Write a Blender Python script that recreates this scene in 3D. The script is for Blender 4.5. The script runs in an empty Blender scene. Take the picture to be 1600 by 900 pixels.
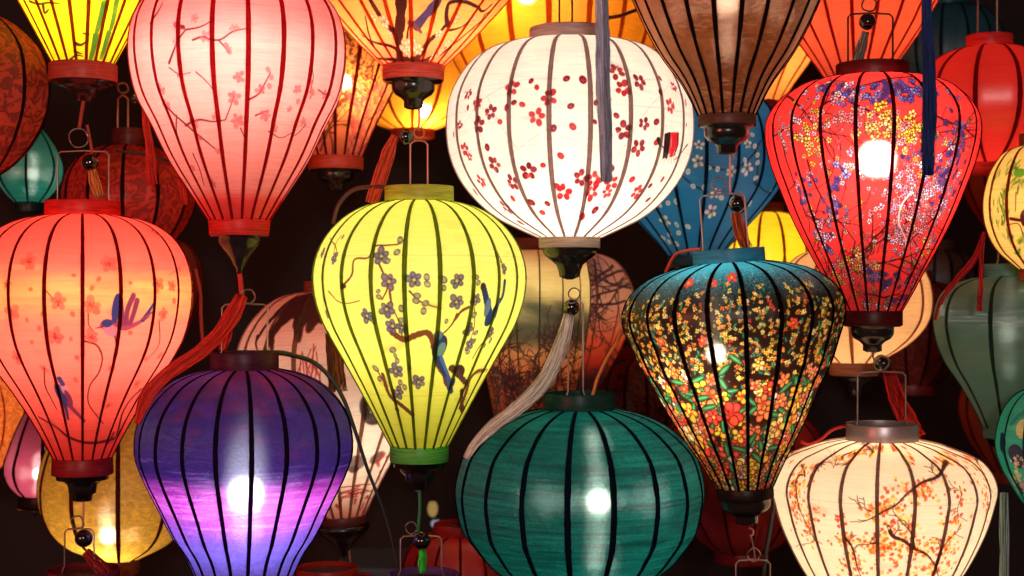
import bpy, math, random
import numpy as np
from mathutils import Vector

random.seed(7)
rng = np.random.RandomState(7)
scene = bpy.context.scene
COL = scene.collection

# ------------------------------------------------------------------ camera, world, lamps, exposure
CAM_D = 2.2          # metres from the camera to the front row of lanterns
CZ = 1.9             # camera height
cam = bpy.data.cameras.new('camera')
cam_o = bpy.data.objects.new('camera', cam)
COL.objects.link(cam_o)
cam_o.location = (0, -CAM_D, CZ)
cam_o.rotation_euler = (math.pi / 2, 0, 0)
cam.sensor_width = 36
cam.lens = 36 * CAM_D / 1.6
cam.clip_end = 100
cam.dof.use_dof = True
cam.dof.focus_distance = CAM_D - 0.06
cam.dof.aperture_fstop = 3.6
scene.camera = cam_o

world = bpy.data.worlds.new('World')
scene.world = world
world.use_nodes = True
bg = world.node_tree.nodes['Background']
bg.inputs[0].default_value = (1.0, 0.42, 0.32, 1)      # glow of the lantern-lit night street
bg.inputs[1].default_value = 0.08

def lamp(name, loc, power, color, radius):
    l = bpy.data.lights.new(name, 'POINT')
    l.energy = power; l.color = color; l.shadow_soft_size = radius
    o = bpy.data.objects.new(name, l); COL.objects.link(o); o.location = loc
    return o
lamp('street_lamp_light', (0.12, -3.4, 2.15), 120, (1.0, 0.86, 0.78), 0.10)
lamp('street_glow_light', (-2.2, -2.6, 1.9), 130, (1.0, 0.25, 0.16), 0.45)

scene.view_settings.view_transform = 'Standard'
scene.view_settings.look = 'None'
scene.view_settings.exposure = 0.1
scene.view_settings.gamma = 1.0
scene.render.engine = 'CYCLES'
cy = scene.cycles
cy.use_denoising = True
cy.max_bounces = 8; cy.diffuse_bounces = 5; cy.glossy_bounces = 3
cy.transmission_bounces = 6; cy.transparent_max_bounces = 10
cy.caustics_reflective = False; cy.caustics_refractive = False
cy.sample_clamp_indirect = 4.0
cy.use_light_tree = True

# ------------------------------------------------------------------ helpers
def at(px, py, d=0.0):
    """a point of the place: px, py in photograph millimetres on the front plane, d metres behind it"""
    s = (CAM_D + d) / CAM_D / 1000.0
    return Vector(((px - 800) * s, d, CZ + (450 - py) * s))

def sc_at(d):
    return (CAM_D + d) / CAM_D / 1000.0

def lin(c):
    return tuple(((x / 12.92) if x <= 0.04045 else ((x + 0.055) / 1.055) ** 2.4) for x in c)

def rgb(r, g, b):
    return (r / 255.0, g / 255.0, b / 255.0)

def mesh_obj(name, verts, faces, mat=None, parent=None, smooth=True, uvs=None):
    me = bpy.data.meshes.new(name)
    me.from_pydata([tuple(v) for v in verts], [], faces)
    if smooth:
        me.polygons.foreach_set('use_smooth', [True] * len(me.polygons))
    if uvs is not None:
        uv = me.uv_layers.new(name='UVMap')
        uv.data.foreach_set('uv', np.asarray(uvs, dtype=np.float32).ravel())
    me.update()
    if mat: me.materials.append(mat)
    o = bpy.data.objects.new(name, me)
    COL.objects.link(o)
    if parent: o.parent = parent
    return o

def lathe(prof, n=32, cap0=False, cap1=False):
    """prof: list of (r, z)"""
    V = []; F = []
    for r, z in prof:
        for k in range(n):
            a = 2 * math.pi * k / n
            V.append((r * math.sin(a), -r * math.cos(a), z))
    for i in range(len(prof) - 1):
        for k in range(n):
            k2 = (k + 1) % n
            F.append((i * n + k, (i + 1) * n + k, (i + 1) * n + k2, i * n + k2))
    if cap0: F.append(tuple(range(n)))
    if cap1: F.append(tuple((len(prof) - 1) * n + k for k in range(n))[::-1])
    return V, F

def tube(pts, rad, n=6, V=None, F=None, closed=False):
    """tube along 3-D points; rad a number or a list"""
    V = [] if V is None else V; F = [] if F is None else F
    pts = [Vector(p) for p in pts]
    m = len(pts); base = len(V)
    up = Vector((0.13, 0.95, 0.21)).normalized()
    for i, p in enumerate(pts):
        if closed: t = pts[(i + 1) % m] - pts[(i - 1) % m]
        else: t = pts[min(i + 1, m - 1)] - pts[max(i - 1, 0)]
        if t.length < 1e-9: t = Vector((0, 0, 1))
        t.normalize()
        u = t.cross(up)
        if u.length < 1e-3: u = t.cross(Vector((1, 0, 0)))
        u.normalize(); v = t.cross(u)
        r = rad[i] if isinstance(rad, (list, tuple, np.ndarray)) else rad
        for k in range(n):
            a = 2 * math.pi * k / n
            V.append(p + u * (r * math.cos(a)) + v * (r * math.sin(a)))
    for i in range(m if closed else m - 1):
        j = (i + 1) % m
        for k in range(n):
            k2 = (k + 1) % n
            F.append((base + i * n + k, base + j * n + k, base + j * n + k2, base + i * n + k2))
    if not closed:
        F.append(tuple(base + k for k in range(n)))
        F.append(tuple(base + (m - 1) * n + k for k in range(n))[::-1])
    return V, F

def smooth_path(P, n):
    """Catmull-Rom through points (any dimension), n samples, even spacing"""
    P = np.asarray(P, dtype=float)
    Q = np.vstack([2 * P[0] - P[1], P, 2 * P[-1] - P[-2]])
    out = []
    for i in range(1, len(Q) - 2):
        p0, p1, p2, p3 = Q[i - 1], Q[i], Q[i + 1], Q[i + 2]
        t = np.linspace(0, 1, 16, endpoint=False)[:, None]
        # centripetal-ish: scale tangents by the chord lengths
        d0 = np.linalg.norm(p1 - p0) + 1e-9; d1 = np.linalg.norm(p2 - p1) + 1e-9; d2 = np.linalg.norm(p3 - p2) + 1e-9
        m1 = ((p1 - p0) / d0 * d1 + (p2 - p1) / d1 * d0) / (d0 + d1) * d1
        m2 = ((p2 - p1) / d1 * d2 + (p3 - p2) / d2 * d1) / (d1 + d2) * d1
        out.append((2 * t**3 - 3 * t**2 + 1) * p1 + (t**3 - 2 * t**2 + t) * m1 + (-2 * t**3 + 3 * t**2) * p2 + (t**3 - t**2) * m2)
    out.append(P[-1][None, :])
    S = np.vstack(out)
    L = np.concatenate([[0], np.cumsum(np.linalg.norm(np.diff(S, axis=0), axis=1))])
    q = np.linspace(0, L[-1], n)
    return np.stack([np.interp(q, L, S[:, k]) for k in range(S.shape[1])], axis=1)

def thing(name, loc, label, cat, group=None):
    o = bpy.data.objects.new(name, None)
    COL.objects.link(o)
    o.location = loc
    o.empty_display_size = 0.02
    o['label'] = label; o['category'] = cat
    if group: o['group'] = group
    return o

# ------------------------------------------------------------------ materials
class N:
    def __init__(s, name):
        s.m = bpy.data.materials.new(name); s.m.use_nodes = True
        s.t = s.m.node_tree; s.t.nodes.clear()
        s.out = s.t.nodes.new('ShaderNodeOutputMaterial')
    def new(s, typ, **kw):
        n = s.t.nodes.new(typ)
        for k, v in kw.items(): setattr(n, k, v)
        return n
    def link(s, a, b): s.t.links.new(a, b)

def col4(c): return (c[0], c[1], c[2], 1)

def principled(name, c, rough=0.5, metal=0.0, coat=0.0, noise=0.0, nscale=60, bump=0.0, spec=0.5, sheen=0.0):
    n = N(name)
    p = n.new('ShaderNodeBsdfPrincipled')
    p.inputs['Roughness'].default_value = rough
    p.inputs['Metallic'].default_value = metal
    p.inputs['Coat Weight'].default_value = coat
    p.inputs['Coat Roughness'].default_value = 0.06
    p.inputs['Specular IOR Level'].default_value = spec
    p.inputs['Sheen Weight'].default_value = sheen
    tc = n.new('ShaderNodeTexCoord')
    nt = n.new('ShaderNodeTexNoise'); nt.inputs['Scale'].default_value = nscale; nt.inputs['Detail'].default_value = 4
    n.link(tc.outputs['Object'], nt.inputs['Vector'])
    mx = n.new('ShaderNodeMix', data_type='RGBA')
    mx.inputs[6].default_value = col4([x * (1 - noise) for x in lin(c)])
    mx.inputs[7].default_value = col4([min(1, x * (1 + noise)) for x in lin(c)])
    n.link(nt.outputs['Fac'], mx.inputs[0])
    n.link(mx.outputs[2], p.inputs['Base Color'])
    if bump:
        b = n.new('ShaderNodeBump'); b.inputs['Strength'].default_value = bump; b.inputs['Distance'].default_value = 0.002
        n.link(nt.outputs['Fac'], b.inputs['Height']); n.link(b.outputs[0], p.inputs['Normal'])
    n.link(p.outputs[0], n.out.inputs[0])
    return n.m

def shade_mat(name, color=None, image=None, trans=0.58, open_=0.0, gloss=0.03, grough=0.45, aniso=0.0, crinkle=0.0,
              cscale=55, weave=0.12, halo=0.0, tint=None, brocade=0.0, dull=0.55, gcol=(1, 1, 1), slub=0.0, streak=0.0, scol=0.5):
    """silk stretched over ribs: part lets light through, part scatters it back, with an open weave and a sheen"""
    n = N(name)
    tc = n.new('ShaderNodeTexCoord')
    if image is not None:
        im = n.new('ShaderNodeTexImage'); im.image = image; im.extension = 'EXTEND'; im.interpolation = 'Cubic'
        n.link(tc.outputs['UV'], im.inputs['Vector']); c = im.outputs['Color']
    else:
        r = n.new('ShaderNodeRGB'); r.outputs[0].default_value = col4(lin(color)); c = r.outputs[0]
    # threads of the weave: fine horizontal slubs and a softer cloudiness of the dye
    mp = n.new('ShaderNodeMapping'); mp.inputs['Scale'].default_value = (22, 22, 420)
    n.link(tc.outputs['Object'], mp.inputs['Vector'])
    nz = n.new('ShaderNodeTexNoise'); nz.inputs['Scale'].default_value = 1.0; nz.inputs['Detail'].default_value = 3
    n.link(mp.outputs[0], nz.inputs['Vector'])
    n2 = n.new('ShaderNodeTexNoise'); n2.inputs['Scale'].default_value = 14; n2.inputs['Detail'].default_value = 3
    n.link(tc.outputs['Object'], n2.inputs['Vector'])
    def ramp(src, lo, hi):
        m = n.new('ShaderNodeMapRange'); m.inputs[1].default_value = 0.3; m.inputs[2].default_value = 0.7
        m.inputs[3].default_value = lo; m.inputs[4].default_value = hi
        n.link(src, m.inputs[0]); return m.outputs[0]
    f = n.new('ShaderNodeMath', operation='MULTIPLY')
    n.link(ramp(nz.outputs['Fac'], 1 - weave, 1 + weave * 0.6), f.inputs[0])
    n.link(ramp(n2.outputs['Fac'], 1 - weave * 0.7, 1 + weave * 0.4), f.inputs[1])
    mul = n.new('ShaderNodeMix', data_type='RGBA', blend_type='MULTIPLY'); mul.inputs[0].default_value = 1
    n.link(c, mul.inputs[6]); n.link(f.outputs[0], mul.inputs[7]); c = mul.outputs[2]
    height = None
    if crinkle:
        mp2 = n.new('ShaderNodeMapping'); mp2.inputs['Scale'].default_value = (1, 1, 1.6)
        n.link(tc.outputs['Object'], mp2.inputs['Vector'])
        cr = n.new('ShaderNodeTexNoise'); cr.inputs['Scale'].default_value = cscale; cr.inputs['Detail'].default_value = 5
        cr.inputs['Distortion'].default_value = 2.2
        n.link(mp2.outputs[0], cr.inputs['Vector'])
        height = cr.outputs['Fac']
        m3 = n.new('ShaderNodeMix', data_type='RGBA', blend_type='MULTIPLY'); m3.inputs[0].default_value = 1
        n.link(c, m3.inputs[6]); n.link(ramp(cr.outputs['Fac'], 1 - crinkle, 1 + crinkle), m3.inputs[7]); c = m3.outputs[2]
    if slub:
        mp4 = n.new('ShaderNodeMapping'); mp4.inputs['Scale'].default_value = (9, 9, 190)
        n.link(tc.outputs['Object'], mp4.inputs['Vector'])
        sl = n.new('ShaderNodeTexNoise'); sl.inputs['Scale'].default_value = 1.0; sl.inputs['Detail'].default_value = 2; sl.inputs['Distortion'].default_value = 0.6
        n.link(mp4.outputs[0], sl.inputs['Vector'])
        m5 = n.new('ShaderNodeMix', data_type='RGBA', blend_type='MULTIPLY'); m5.inputs[0].default_value = 1
        n.link(c, m5.inputs[6]); n.link(ramp(sl.outputs['Fac'], 1 - slub, 1 + slub), m5.inputs[7]); c = m5.outputs[2]
        if height is None: height = sl.outputs['Fac']
    if brocade:
        vo = n.new('ShaderNodeTexNoise'); vo.inputs['Scale'].default_value = 38; vo.inputs['Distortion'].default_value = 3.0
        n.link(tc.outputs['Object'], vo.inputs['Vector'])
        st = n.new('ShaderNodeMapRange'); st.inputs[1].default_value = 0.47; st.inputs[2].default_value = 0.53
        st.inputs[3].default_value = 1 - brocade; st.inputs[4].default_value = 1.0
        n.link(vo.outputs['Fac'], st.inputs[0])
        m4 = n.new('ShaderNodeMix', data_type='RGBA', blend_type='MULTIPLY'); m4.inputs[0].default_value = 1
        n.link(c, m4.inputs[6]); n.link(st.outputs[0], m4.inputs[7]); c = m4.outputs[2]
        if height is None: height = st.outputs[0]
    nrm = None
    b = n.new('ShaderNodeBump'); b.inputs['Strength'].default_value = 0.35 if height is None else min(1.0, max(crinkle, brocade, slub) * 1.6 + 0.2)
    b.inputs['Distance'].default_value = 0.0008 if height is None else 0.003
    n.link(nz.outputs['Fac'] if height is None else height, b.inputs['Height']); nrm = b.outputs[0]
    dc = n.new('ShaderNodeMix', data_type='RGBA', blend_type='MULTIPLY'); dc.inputs[0].default_value = 1
    dc.inputs[7].default_value = (dull, dull, dull, 1)
    n.link(c, dc.inputs[6])
    di = n.new('ShaderNodeBsdfDiffuse'); n.link(dc.outputs[2], di.inputs['Color']); n.link(nrm, di.inputs['Normal'])
    tr = n.new('ShaderNodeBsdfTranslucent'); n.link(c, tr.inputs['Color'])
    if height is not None: n.link(nrm, tr.inputs['Normal'])
    m1 = n.new('ShaderNodeMixShader'); m1.inputs[0].default_value = trans
    n.link(di.outputs[0], m1.inputs[1]); n.link(tr.outputs[0], m1.inputs[2])
    cur = m1.outputs[0]
    if halo:
        rf = n.new('ShaderNodeBsdfRefraction'); rf.inputs['IOR'].default_value = 1.7; rf.inputs['Roughness'].default_value = 0.33
        gh = n.new('ShaderNodeNewGeometry'); n.link(gh.outputs['Incoming'], rf.inputs['Normal'])
        hl = n.new('ShaderNodeMix', data_type='RGBA'); hl.inputs[0].default_value = 0.5; hl.inputs[7].default_value = (1, 0.95, 0.88, 1)
        n.link(c, hl.inputs[6]); n.link(hl.outputs[2], rf.inputs['Color'])
        mh = n.new('ShaderNodeMixShader'); mh.inputs[0].default_value = halo
        n.link(cur, mh.inputs[1]); n.link(rf.outputs[0], mh.inputs[2]); cur = mh.outputs[0]
    if streak:
        # the crossed threads of satin fan a lamp's light out into an upright and a level streak:
        # clear threads whose facing varies from thread to thread, along the warp or along the weft
        ge = n.new('ShaderNodeNewGeometry')
        wn = n.new('ShaderNodeTexWhiteNoise', noise_dimensions='3D'); n.link(ge.outputs['Position'], wn.inputs['Vector'])
        sp = n.new('ShaderNodeSeparateColor'); n.link(wn.outputs['Color'], sp.inputs[0])
        tg = n.new('ShaderNodeTangent', direction_type='RADIAL', axis='Z')
        cx_ = n.new('ShaderNodeVectorMath', operation='CROSS_PRODUCT'); n.link(ge.outputs['Normal'], cx_.inputs[0]); n.link(tg.outputs[0], cx_.inputs[1])
        sel = n.new('ShaderNodeMath', operation='GREATER_THAN'); n.link(sp.outputs[1], sel.inputs[0]); sel.inputs[1].default_value = 0.72
        mv = n.new('ShaderNodeMix', data_type='VECTOR'); n.link(sel.outputs[0], mv.inputs[0]); n.link(cx_.outputs[0], mv.inputs[4]); n.link(tg.outputs[0], mv.inputs[5])
        u1 = n.new('ShaderNodeMapRange'); u1.inputs[3].default_value = -1.0; u1.inputs[4].default_value = 1.0; n.link(sp.outputs[0], u1.inputs[0])
        u2 = n.new('ShaderNodeMath', operation='ABSOLUTE'); n.link(u1.outputs[0], u2.inputs[0])
        u3 = n.new('ShaderNodeMath', operation='MULTIPLY'); n.link(u1.outputs[0], u3.inputs[0]); n.link(u2.outputs[0], u3.inputs[1])
        mr = n.new('ShaderNodeMath', operation='MULTIPLY'); n.link(u3.outputs[0], mr.inputs[0]); mr.inputs[1].default_value = 1.9
        vs = n.new('ShaderNodeVectorMath', operation='SCALE'); n.link(mv.outputs[1], vs.inputs[0]); n.link(mr.outputs[0], vs.inputs['Scale'])
        va = n.new('ShaderNodeVectorMath', operation='ADD'); n.link(ge.outputs['Incoming'], va.inputs[0]); n.link(vs.outputs[0], va.inputs[1])
        vn = n.new('ShaderNodeVectorMath', operation='NORMALIZE'); n.link(va.outputs[0], vn.inputs[0])
        rs = n.new('ShaderNodeBsdfRefraction'); rs.inputs['IOR'].default_value = 2.2; rs.inputs['Roughness'].default_value = 0.36
        n.link(vn.outputs[0], rs.inputs['Normal'])
        ml = n.new('ShaderNodeMix', data_type='RGBA'); ml.inputs[0].default_value = scol; ml.inputs[7].default_value = (1, 0.97, 0.92, 1)
        n.link(c, ml.inputs[6]); n.link(ml.outputs[2], rs.inputs['Color'])
        ms = n.new('ShaderNodeMixShader'); ms.inputs[0].default_value = streak
        n.link(cur, ms.inputs[1]); n.link(rs.outputs[0], ms.inputs[2]); cur = ms.outputs[0]
    if gloss:
        gl = n.new('ShaderNodeBsdfAnisotropic'); gl.inputs['Roughness'].default_value = grough
        gl.inputs['Color'].default_value = col4(gcol)
        gl.inputs['Anisotropy'].default_value = aniso; gl.inputs['Rotation'].default_value = 0.25
        if aniso:
            tg = n.new('ShaderNodeTangent', direction_type='RADIAL', axis='Z')
            n.link(tg.outputs[0], gl.inputs['Tangent'])
        n.link(nrm, gl.inputs['Normal'])
        m2 = n.new('ShaderNodeMixShader'); m2.inputs[0].default_value = gloss
        n.link(cur, m2.inputs[1]); n.link(gl.outputs[0], m2.inputs[2]); cur = m2.outputs[0]
    if open_:
        tp = n.new('ShaderNodeBsdfTransparent')
        tp.inputs['Color'].default_value = col4(lin(tint)) if tint else (1, 0.96, 0.9, 1)
        m3 = n.new('ShaderNodeMixShader'); m3.inputs[0].default_value = open_
        n.link(cur, m3.inputs[1]); n.link(tp.outputs[0], m3.inputs[2]); cur = m3.outputs[0]
    n.link(cur, n.out.inputs[0])
    return n.m

_rc = {}
def rib_mat(c, trans=0.3):
    k = (c, trans)
    if k not in _rc:
        n = N('rib_bamboo')
        tc = n.new('ShaderNodeTexCoord')
        nt = n.new('ShaderNodeTexNoise'); nt.inputs['Scale'].default_value = 90; nt.inputs['Detail'].default_value = 3
        n.link(tc.outputs['Object'], nt.inputs['Vector'])
        mx = n.new('ShaderNodeMix', data_type='RGBA')
        mx.inputs[6].default_value = col4([x * 0.65 for x in lin(c)]); mx.inputs[7].default_value = col4([min(1, x * 1.25) for x in lin(c)])
        n.link(nt.outputs['Fac'], mx.inputs[0])
        di = n.new('ShaderNodeBsdfDiffuse'); tr = n.new('ShaderNodeBsdfTranslucent')
        n.link(mx.outputs[2], di.inputs[0]); n.link(mx.outputs[2], tr.inputs[0])
        m1 = n.new('ShaderNodeMixShader'); m1.inputs[0].default_value = min(0.9, trans * 1.8)
        n.link(di.outputs[0], m1.inputs[1]); n.link(tr.outputs[0], m1.inputs[2])
        n.link(m1.outputs[0], n.out.inputs[0])
        _rc[k] = n.m
    return _rc[k]

_cc = {}
def band_mat(c, trans=0.3, rough=0.6):
    k = (c, trans)
    if k not in _cc:
        _cc[k] = shade_mat('band_cloth', color=c, trans=trans, weave=0.34, gloss=0.015, grough=0.4, dull=1.0)
    return _cc[k]

_bc = {}
def bulb_mat(c, s):
    k = (c, s)
    if k not in _bc:
        n = N('lit_bulb')
        e = n.new('ShaderNodeEmission'); e.inputs[0].default_value = col4(c); e.inputs[1].default_value = s
        n.link(e.outputs[0], n.out.inputs[0])
        n.m.cycles.emission_sampling = 'FRONT'
        _bc[k] = n.m
    return _bc[k]

M_LACQ = principled('black_lacquer', rgb(18, 15, 14), rough=0.27, coat=0.3, noise=0.3)
M_WIRE = principled('bare_wire', rgb(150, 130, 120), rough=0.35, metal=0.85, noise=0.3, nscale=200)
M_WIRED = principled('dark_wire', rgb(48, 30, 26), rough=0.4, metal=0.5, noise=0.3, nscale=200)
M_BEAD = principled('black_bead', rgb(12, 10, 10), rough=0.09, coat=1.0)
M_PLATE = principled('dark_wood', rgb(58, 30, 24), rough=0.6, noise=0.3, nscale=40)
M_CABLE = principled('black_cable', rgb(20, 16, 16), rough=0.45)
M_PINKWIRE = principled('pinkish_wire', rgb(190, 130, 110), rough=0.4, metal=0.6, noise=0.2)  # wire with a pinkish base colour

# ------------------------------------------------------------------ painting on silk (flat print)
RES = 0.7
class Canvas:
    def __init__(s, cx, pts, base):
        S = smooth_path([(y, r) for y, r in pts], 200)
        o = np.argsort(S[:, 0]); s.py = S[o, 0]; s.pr = S[o, 1]
        s.cx = cx; s.y0 = pts[0][0]; s.y1 = pts[-1][0]
        s.H = int((s.y1 - s.y0) / RES); s.W = int(math.pi * s.pr.max() / RES)
        s.Y = s.y0 + (np.arange(s.H) + 0.5) / s.H * (s.y1 - s.y0)
        s.A = -math.pi / 2 + (np.arange(s.W) + 0.5) / s.W * math.pi
        s.im = np.empty((s.H, s.W, 3), np.float32); s.im[:] = base
    def r(s, y): return float(np.interp(y, s.py, s.pr))
    def P(s, px, py):
        """angle and height on the round front of the shade for a spot seen in the photograph"""
        f = 0.95; a = 0.0; y = py
        for k in range(6):
            y = 450 + (py - 450) * f
            r = max(1.0, s.r(y))
            q = ((px - 800) * f - (s.cx - 800)) / r
            a = math.asin(max(-0.999, min(0.999, q)))
            f = 1 - r * math.cos(a) / (1000 * CAM_D)
        return a, y
    def a(s, px, py): return s.P(px, py)[0]
    def grad(s, stops):
        ys = [q[0] for q in stops]
        for k in range(3):
            s.im[:, :, k] = np.interp(s.Y, ys, [q[1][k] for q in stops])[:, None]
    def ell_a(s, a, y, rx, ry, rot, col, alpha=1.0, soft=1.0):
        r = max(8, s.r(y)); R = max(rx, ry) + 2
        i0 = int(max(0, (a - R / r + math.pi / 2) / math.pi * s.W)); i1 = int(min(s.W, (a + R / r + math.pi / 2) / math.pi * s.W + 2))
        j0 = int(max(0, (y - R - s.y0) / RES)); j1 = int(min(s.H, (y + R - s.y0) / RES + 2))
        if i1 <= i0 or j1 <= j0: return
        dx = (s.A[i0:i1] - a)[None, :] * r; dy = (s.Y[j0:j1] - y)[:, None]
        c, n = math.cos(rot), math.sin(rot)
        u = dx * c + dy * n; v = -dx * n + dy * c
        q = np.sqrt((u / rx) ** 2 + (v / ry) ** 2)
        m = np.clip((1 - q) * min(rx, ry) / (RES * soft) + 0.5, 0, 1)[:, :, None] * alpha
        blk = s.im[j0:j1, i0:i1]
        blk += (np.asarray(col, np.float32) - blk) * m
    def ell(s, px, py, rx, ry=None, rot=0.0, col=(0, 0, 0), alpha=1.0, soft=1.0):
        a, y = s.P(px, py)
        s.ell_a(a, y, rx, ry or rx, rot, col, alpha, soft)
    def stroke(s, pts, w, col, alpha=1.0, w1=None, smooth=True, jit=0.0, soft=1.0):
        w1 = w if w1 is None else w1
        P = np.asarray(pts, float)
        L = np.linalg.norm(np.diff(P, axis=0), axis=1).sum()
        n = max(3, int(L / max(0.6, min(w, w1) * 0.45)))
        S = smooth_path(P, n) if (smooth and len(P) > 2) else np.stack([np.interp(np.linspace(0, 1, n), np.linspace(0, 1, len(P)), P[:, k]) for k in range(2)], 1)
        for i, (x, y) in enumerate(S):
            t = i / (n - 1)
            ww = (w + (w1 - w) * t) * (1 + jit * (random.random() - 0.5))
            s.ell(x, y, max(0.5, ww / 2), None, 0, col, alpha, soft)
    def blossom(s, px, py, z, col, cen=None, alpha=1.0, rim=None, a=None, squash=1.0, dots=None, gap=0.62, pr=0.42, n=5):
        if a is None: a, py = s.P(px, py)
        r = max(8, s.r(py)); ph = random.random() * 6.28
        for k in range(n):
            t = ph + 2 * math.pi * k / n + random.gauss(0, 0.14)
            zz = z; z = z * random.uniform(0.8, 1.15)
            x = math.cos(t) * z * gap * squash; y = math.sin(t) * z * gap
            if rim is not None: s.ell_a(a + x / r, py + y, z * pr * 1.18 + .5, z * pr * 0.95 + .5, t, rim, alpha)
            s.ell_a(a + x / r, py + y, z * pr, z * pr * 0.8, t, [c * (0.86 + 0.28 * random.random()) for c in col], alpha * random.uniform(0.8, 1.0))
            s.ell_a(a + x * 1.12 / r, py + y * 1.12, z * pr * 0.45, z * pr * 0.3, t, [min(1, c * 1.22 + 0.04) for c in col], alpha * 0.55, 2)
            z = zz
        if cen is not None: s.ell_a(a, py, z * 0.2, z * 0.2, 0, cen, alpha)
        if dots is not None:
            for k in range(6):
                t = random.random() * 6.28; q = z * (0.2 + 0.25 * random.random())
                s.ell_a(a + math.cos(t) * q / r, py + math.sin(t) * q, z * 0.07 + .3, z * 0.07 + .3, 0, dots, alpha)
    def twig(s, px, py, ang, L, w, depth, col, bloom=None, alpha=1.0, spread=0.6):
        pts = [(px, py)]; n = 5
        for k in range(n):
            ang += (random.random() - 0.5) * 0.5
            px += math.cos(ang) * L / n; py += math.sin(ang) * L / n
            pts.append((px, py))
            if depth > 0 and k > 0 and random.random() < 0.75:
                s.twig(px, py, ang + random.choice([-1, 1]) * (spread * (0.6 + random.random())), L * (0.45 + 0.25 * random.random()), w * 0.6, depth - 1, col, bloom, alpha, spread)
            if bloom and depth <= 1: bloom(px, py)
        s.stroke(pts, w, col, alpha, w1=w * 0.5)
    def bird(s, x, y, z, rot, body, wing, belly=None, tail=None, flip=1):
        c, n = math.cos(rot), math.sin(rot)
        def T(u, v): return (x + (u * c - v * n * flip) * z, y + (u * n + v * c * flip) * z)
        tail = tail or wing
        s.stroke([T(-0.5, 0.05), T(-1.1, 0.12), T(-1.75, 0.05)], 0.3 * z, tail, 1, w1=0.16 * z)
        s.stroke([T(-0.5, 0.1), T(-1.0, 0.28), T(-1.5, 0.34)], 0.24 * z, tail, 1, w1=0.1 * z)
        p = T(0, 0); s.ell(p[0], p[1], 0.72 * z, 0.36 * z, rot, body)
        if belly is not None:
            p = T(0.12, 0.14); s.ell(p[0], p[1], 0.5 * z, 0.2 * z, rot, belly, 0.85)
        p = T(0.66, -0.16); s.ell(p[0], p[1], 0.3 * z, 0.27 * z, rot, body)
        s.stroke([T(0.85, -0.18), T(1.25, -0.16)], 0.12 * z, (0.1, 0.06, 0.06), 1, w1=0.05 * z)
        for k in range(4):
            e = T(-0.35 - 0.18 * k, -0.95 + 0.22 * k)
            s.stroke([T(0.2 - 0.1 * k, -0.15), T(-0.1 - 0.12 * k, -0.5 + 0.1 * k), e], 0.2 * z, [q * (0.8 + 0.12 * k) for q in wing], 1, w1=0.12 * z)
        p = T(0.74, -0.22); s.ell(p[0], p[1], 0.05 * z + .3, None, 0, (0.05, 0.03, 0.03))
    def image(s, name, seams=2):
        for k in range(seams):
            y = s.y0 + (s.y1 - s.y0) * random.uniform(0.1 + 0.4 * k, 0.45 + 0.4 * k); j = int((y - s.y0) / RES)
            if 2 < j < s.H - 3:
                s.im[j:j + 2] *= 0.90; s.im[j + 2:j + 3] = np.minimum(1, s.im[j + 2:j + 3] * 1.04)
        for k in range(70):
            a = random.uniform(-1.55, 1.55); y = random.uniform(s.y0, s.y1); j = min(s.H - 1, int((y - s.y0) / RES)); i = min(s.W - 1, int((a + 1.57) / math.pi * s.W))
            q = s.im[j, i] * random.choice([0.82, 0.88, 1.07])
            s.ell_a(a, y, random.uniform(3, 26), random.uniform(1.5, 9), random.uniform(-0.3, 0.3), np.minimum(1, q), 0.16, 6)
        img = bpy.data.images.new(name, s.W, s.H, alpha=False)
        px = np.ones((s.H, s.W, 4), np.float32)
        px[:, :, :3] = np.clip(s.im[::-1], 0, 1)
        img.pixels.foreach_set(px.ravel()); img.update(); img.pack()
        return img

# ------------------------------------------------------------------ lanterns
GROUP = 'silk lanterns hung in rows'
REG = []
FINIALS = {   # (radius share, drop share)
    'cup':   [(1.0, 0.0), (1.0, 0.10), (0.93, 0.22), (0.72, 0.36), (0.50, 0.52), (0.42, 0.70), (0.38, 0.90), (0.24, 0.95), (0.10, 1.0)],
    'bulb':  [(1.0, 0.0), (1.0, 0.18), (0.98, 0.32), (0.84, 0.48), (0.58, 0.60), (0.44, 0.72), (0.44, 0.95), (0.30, 1.0)],
    'spool': [(1.0, 0.0), (1.0, 0.16), (0.80, 0.20), (0.60, 0.34), (0.55, 0.44), (0.52, 0.70), (0.40, 0.76), (0.36, 1.0)],
    'drop':  [(1.0, 0.0), (0.98, 0.14), (0.82, 0.30), (0.60, 0.44), (0.42, 0.58), (0.30, 0.74), (0.16, 0.85), (0.12, 1.0)],
}

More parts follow.
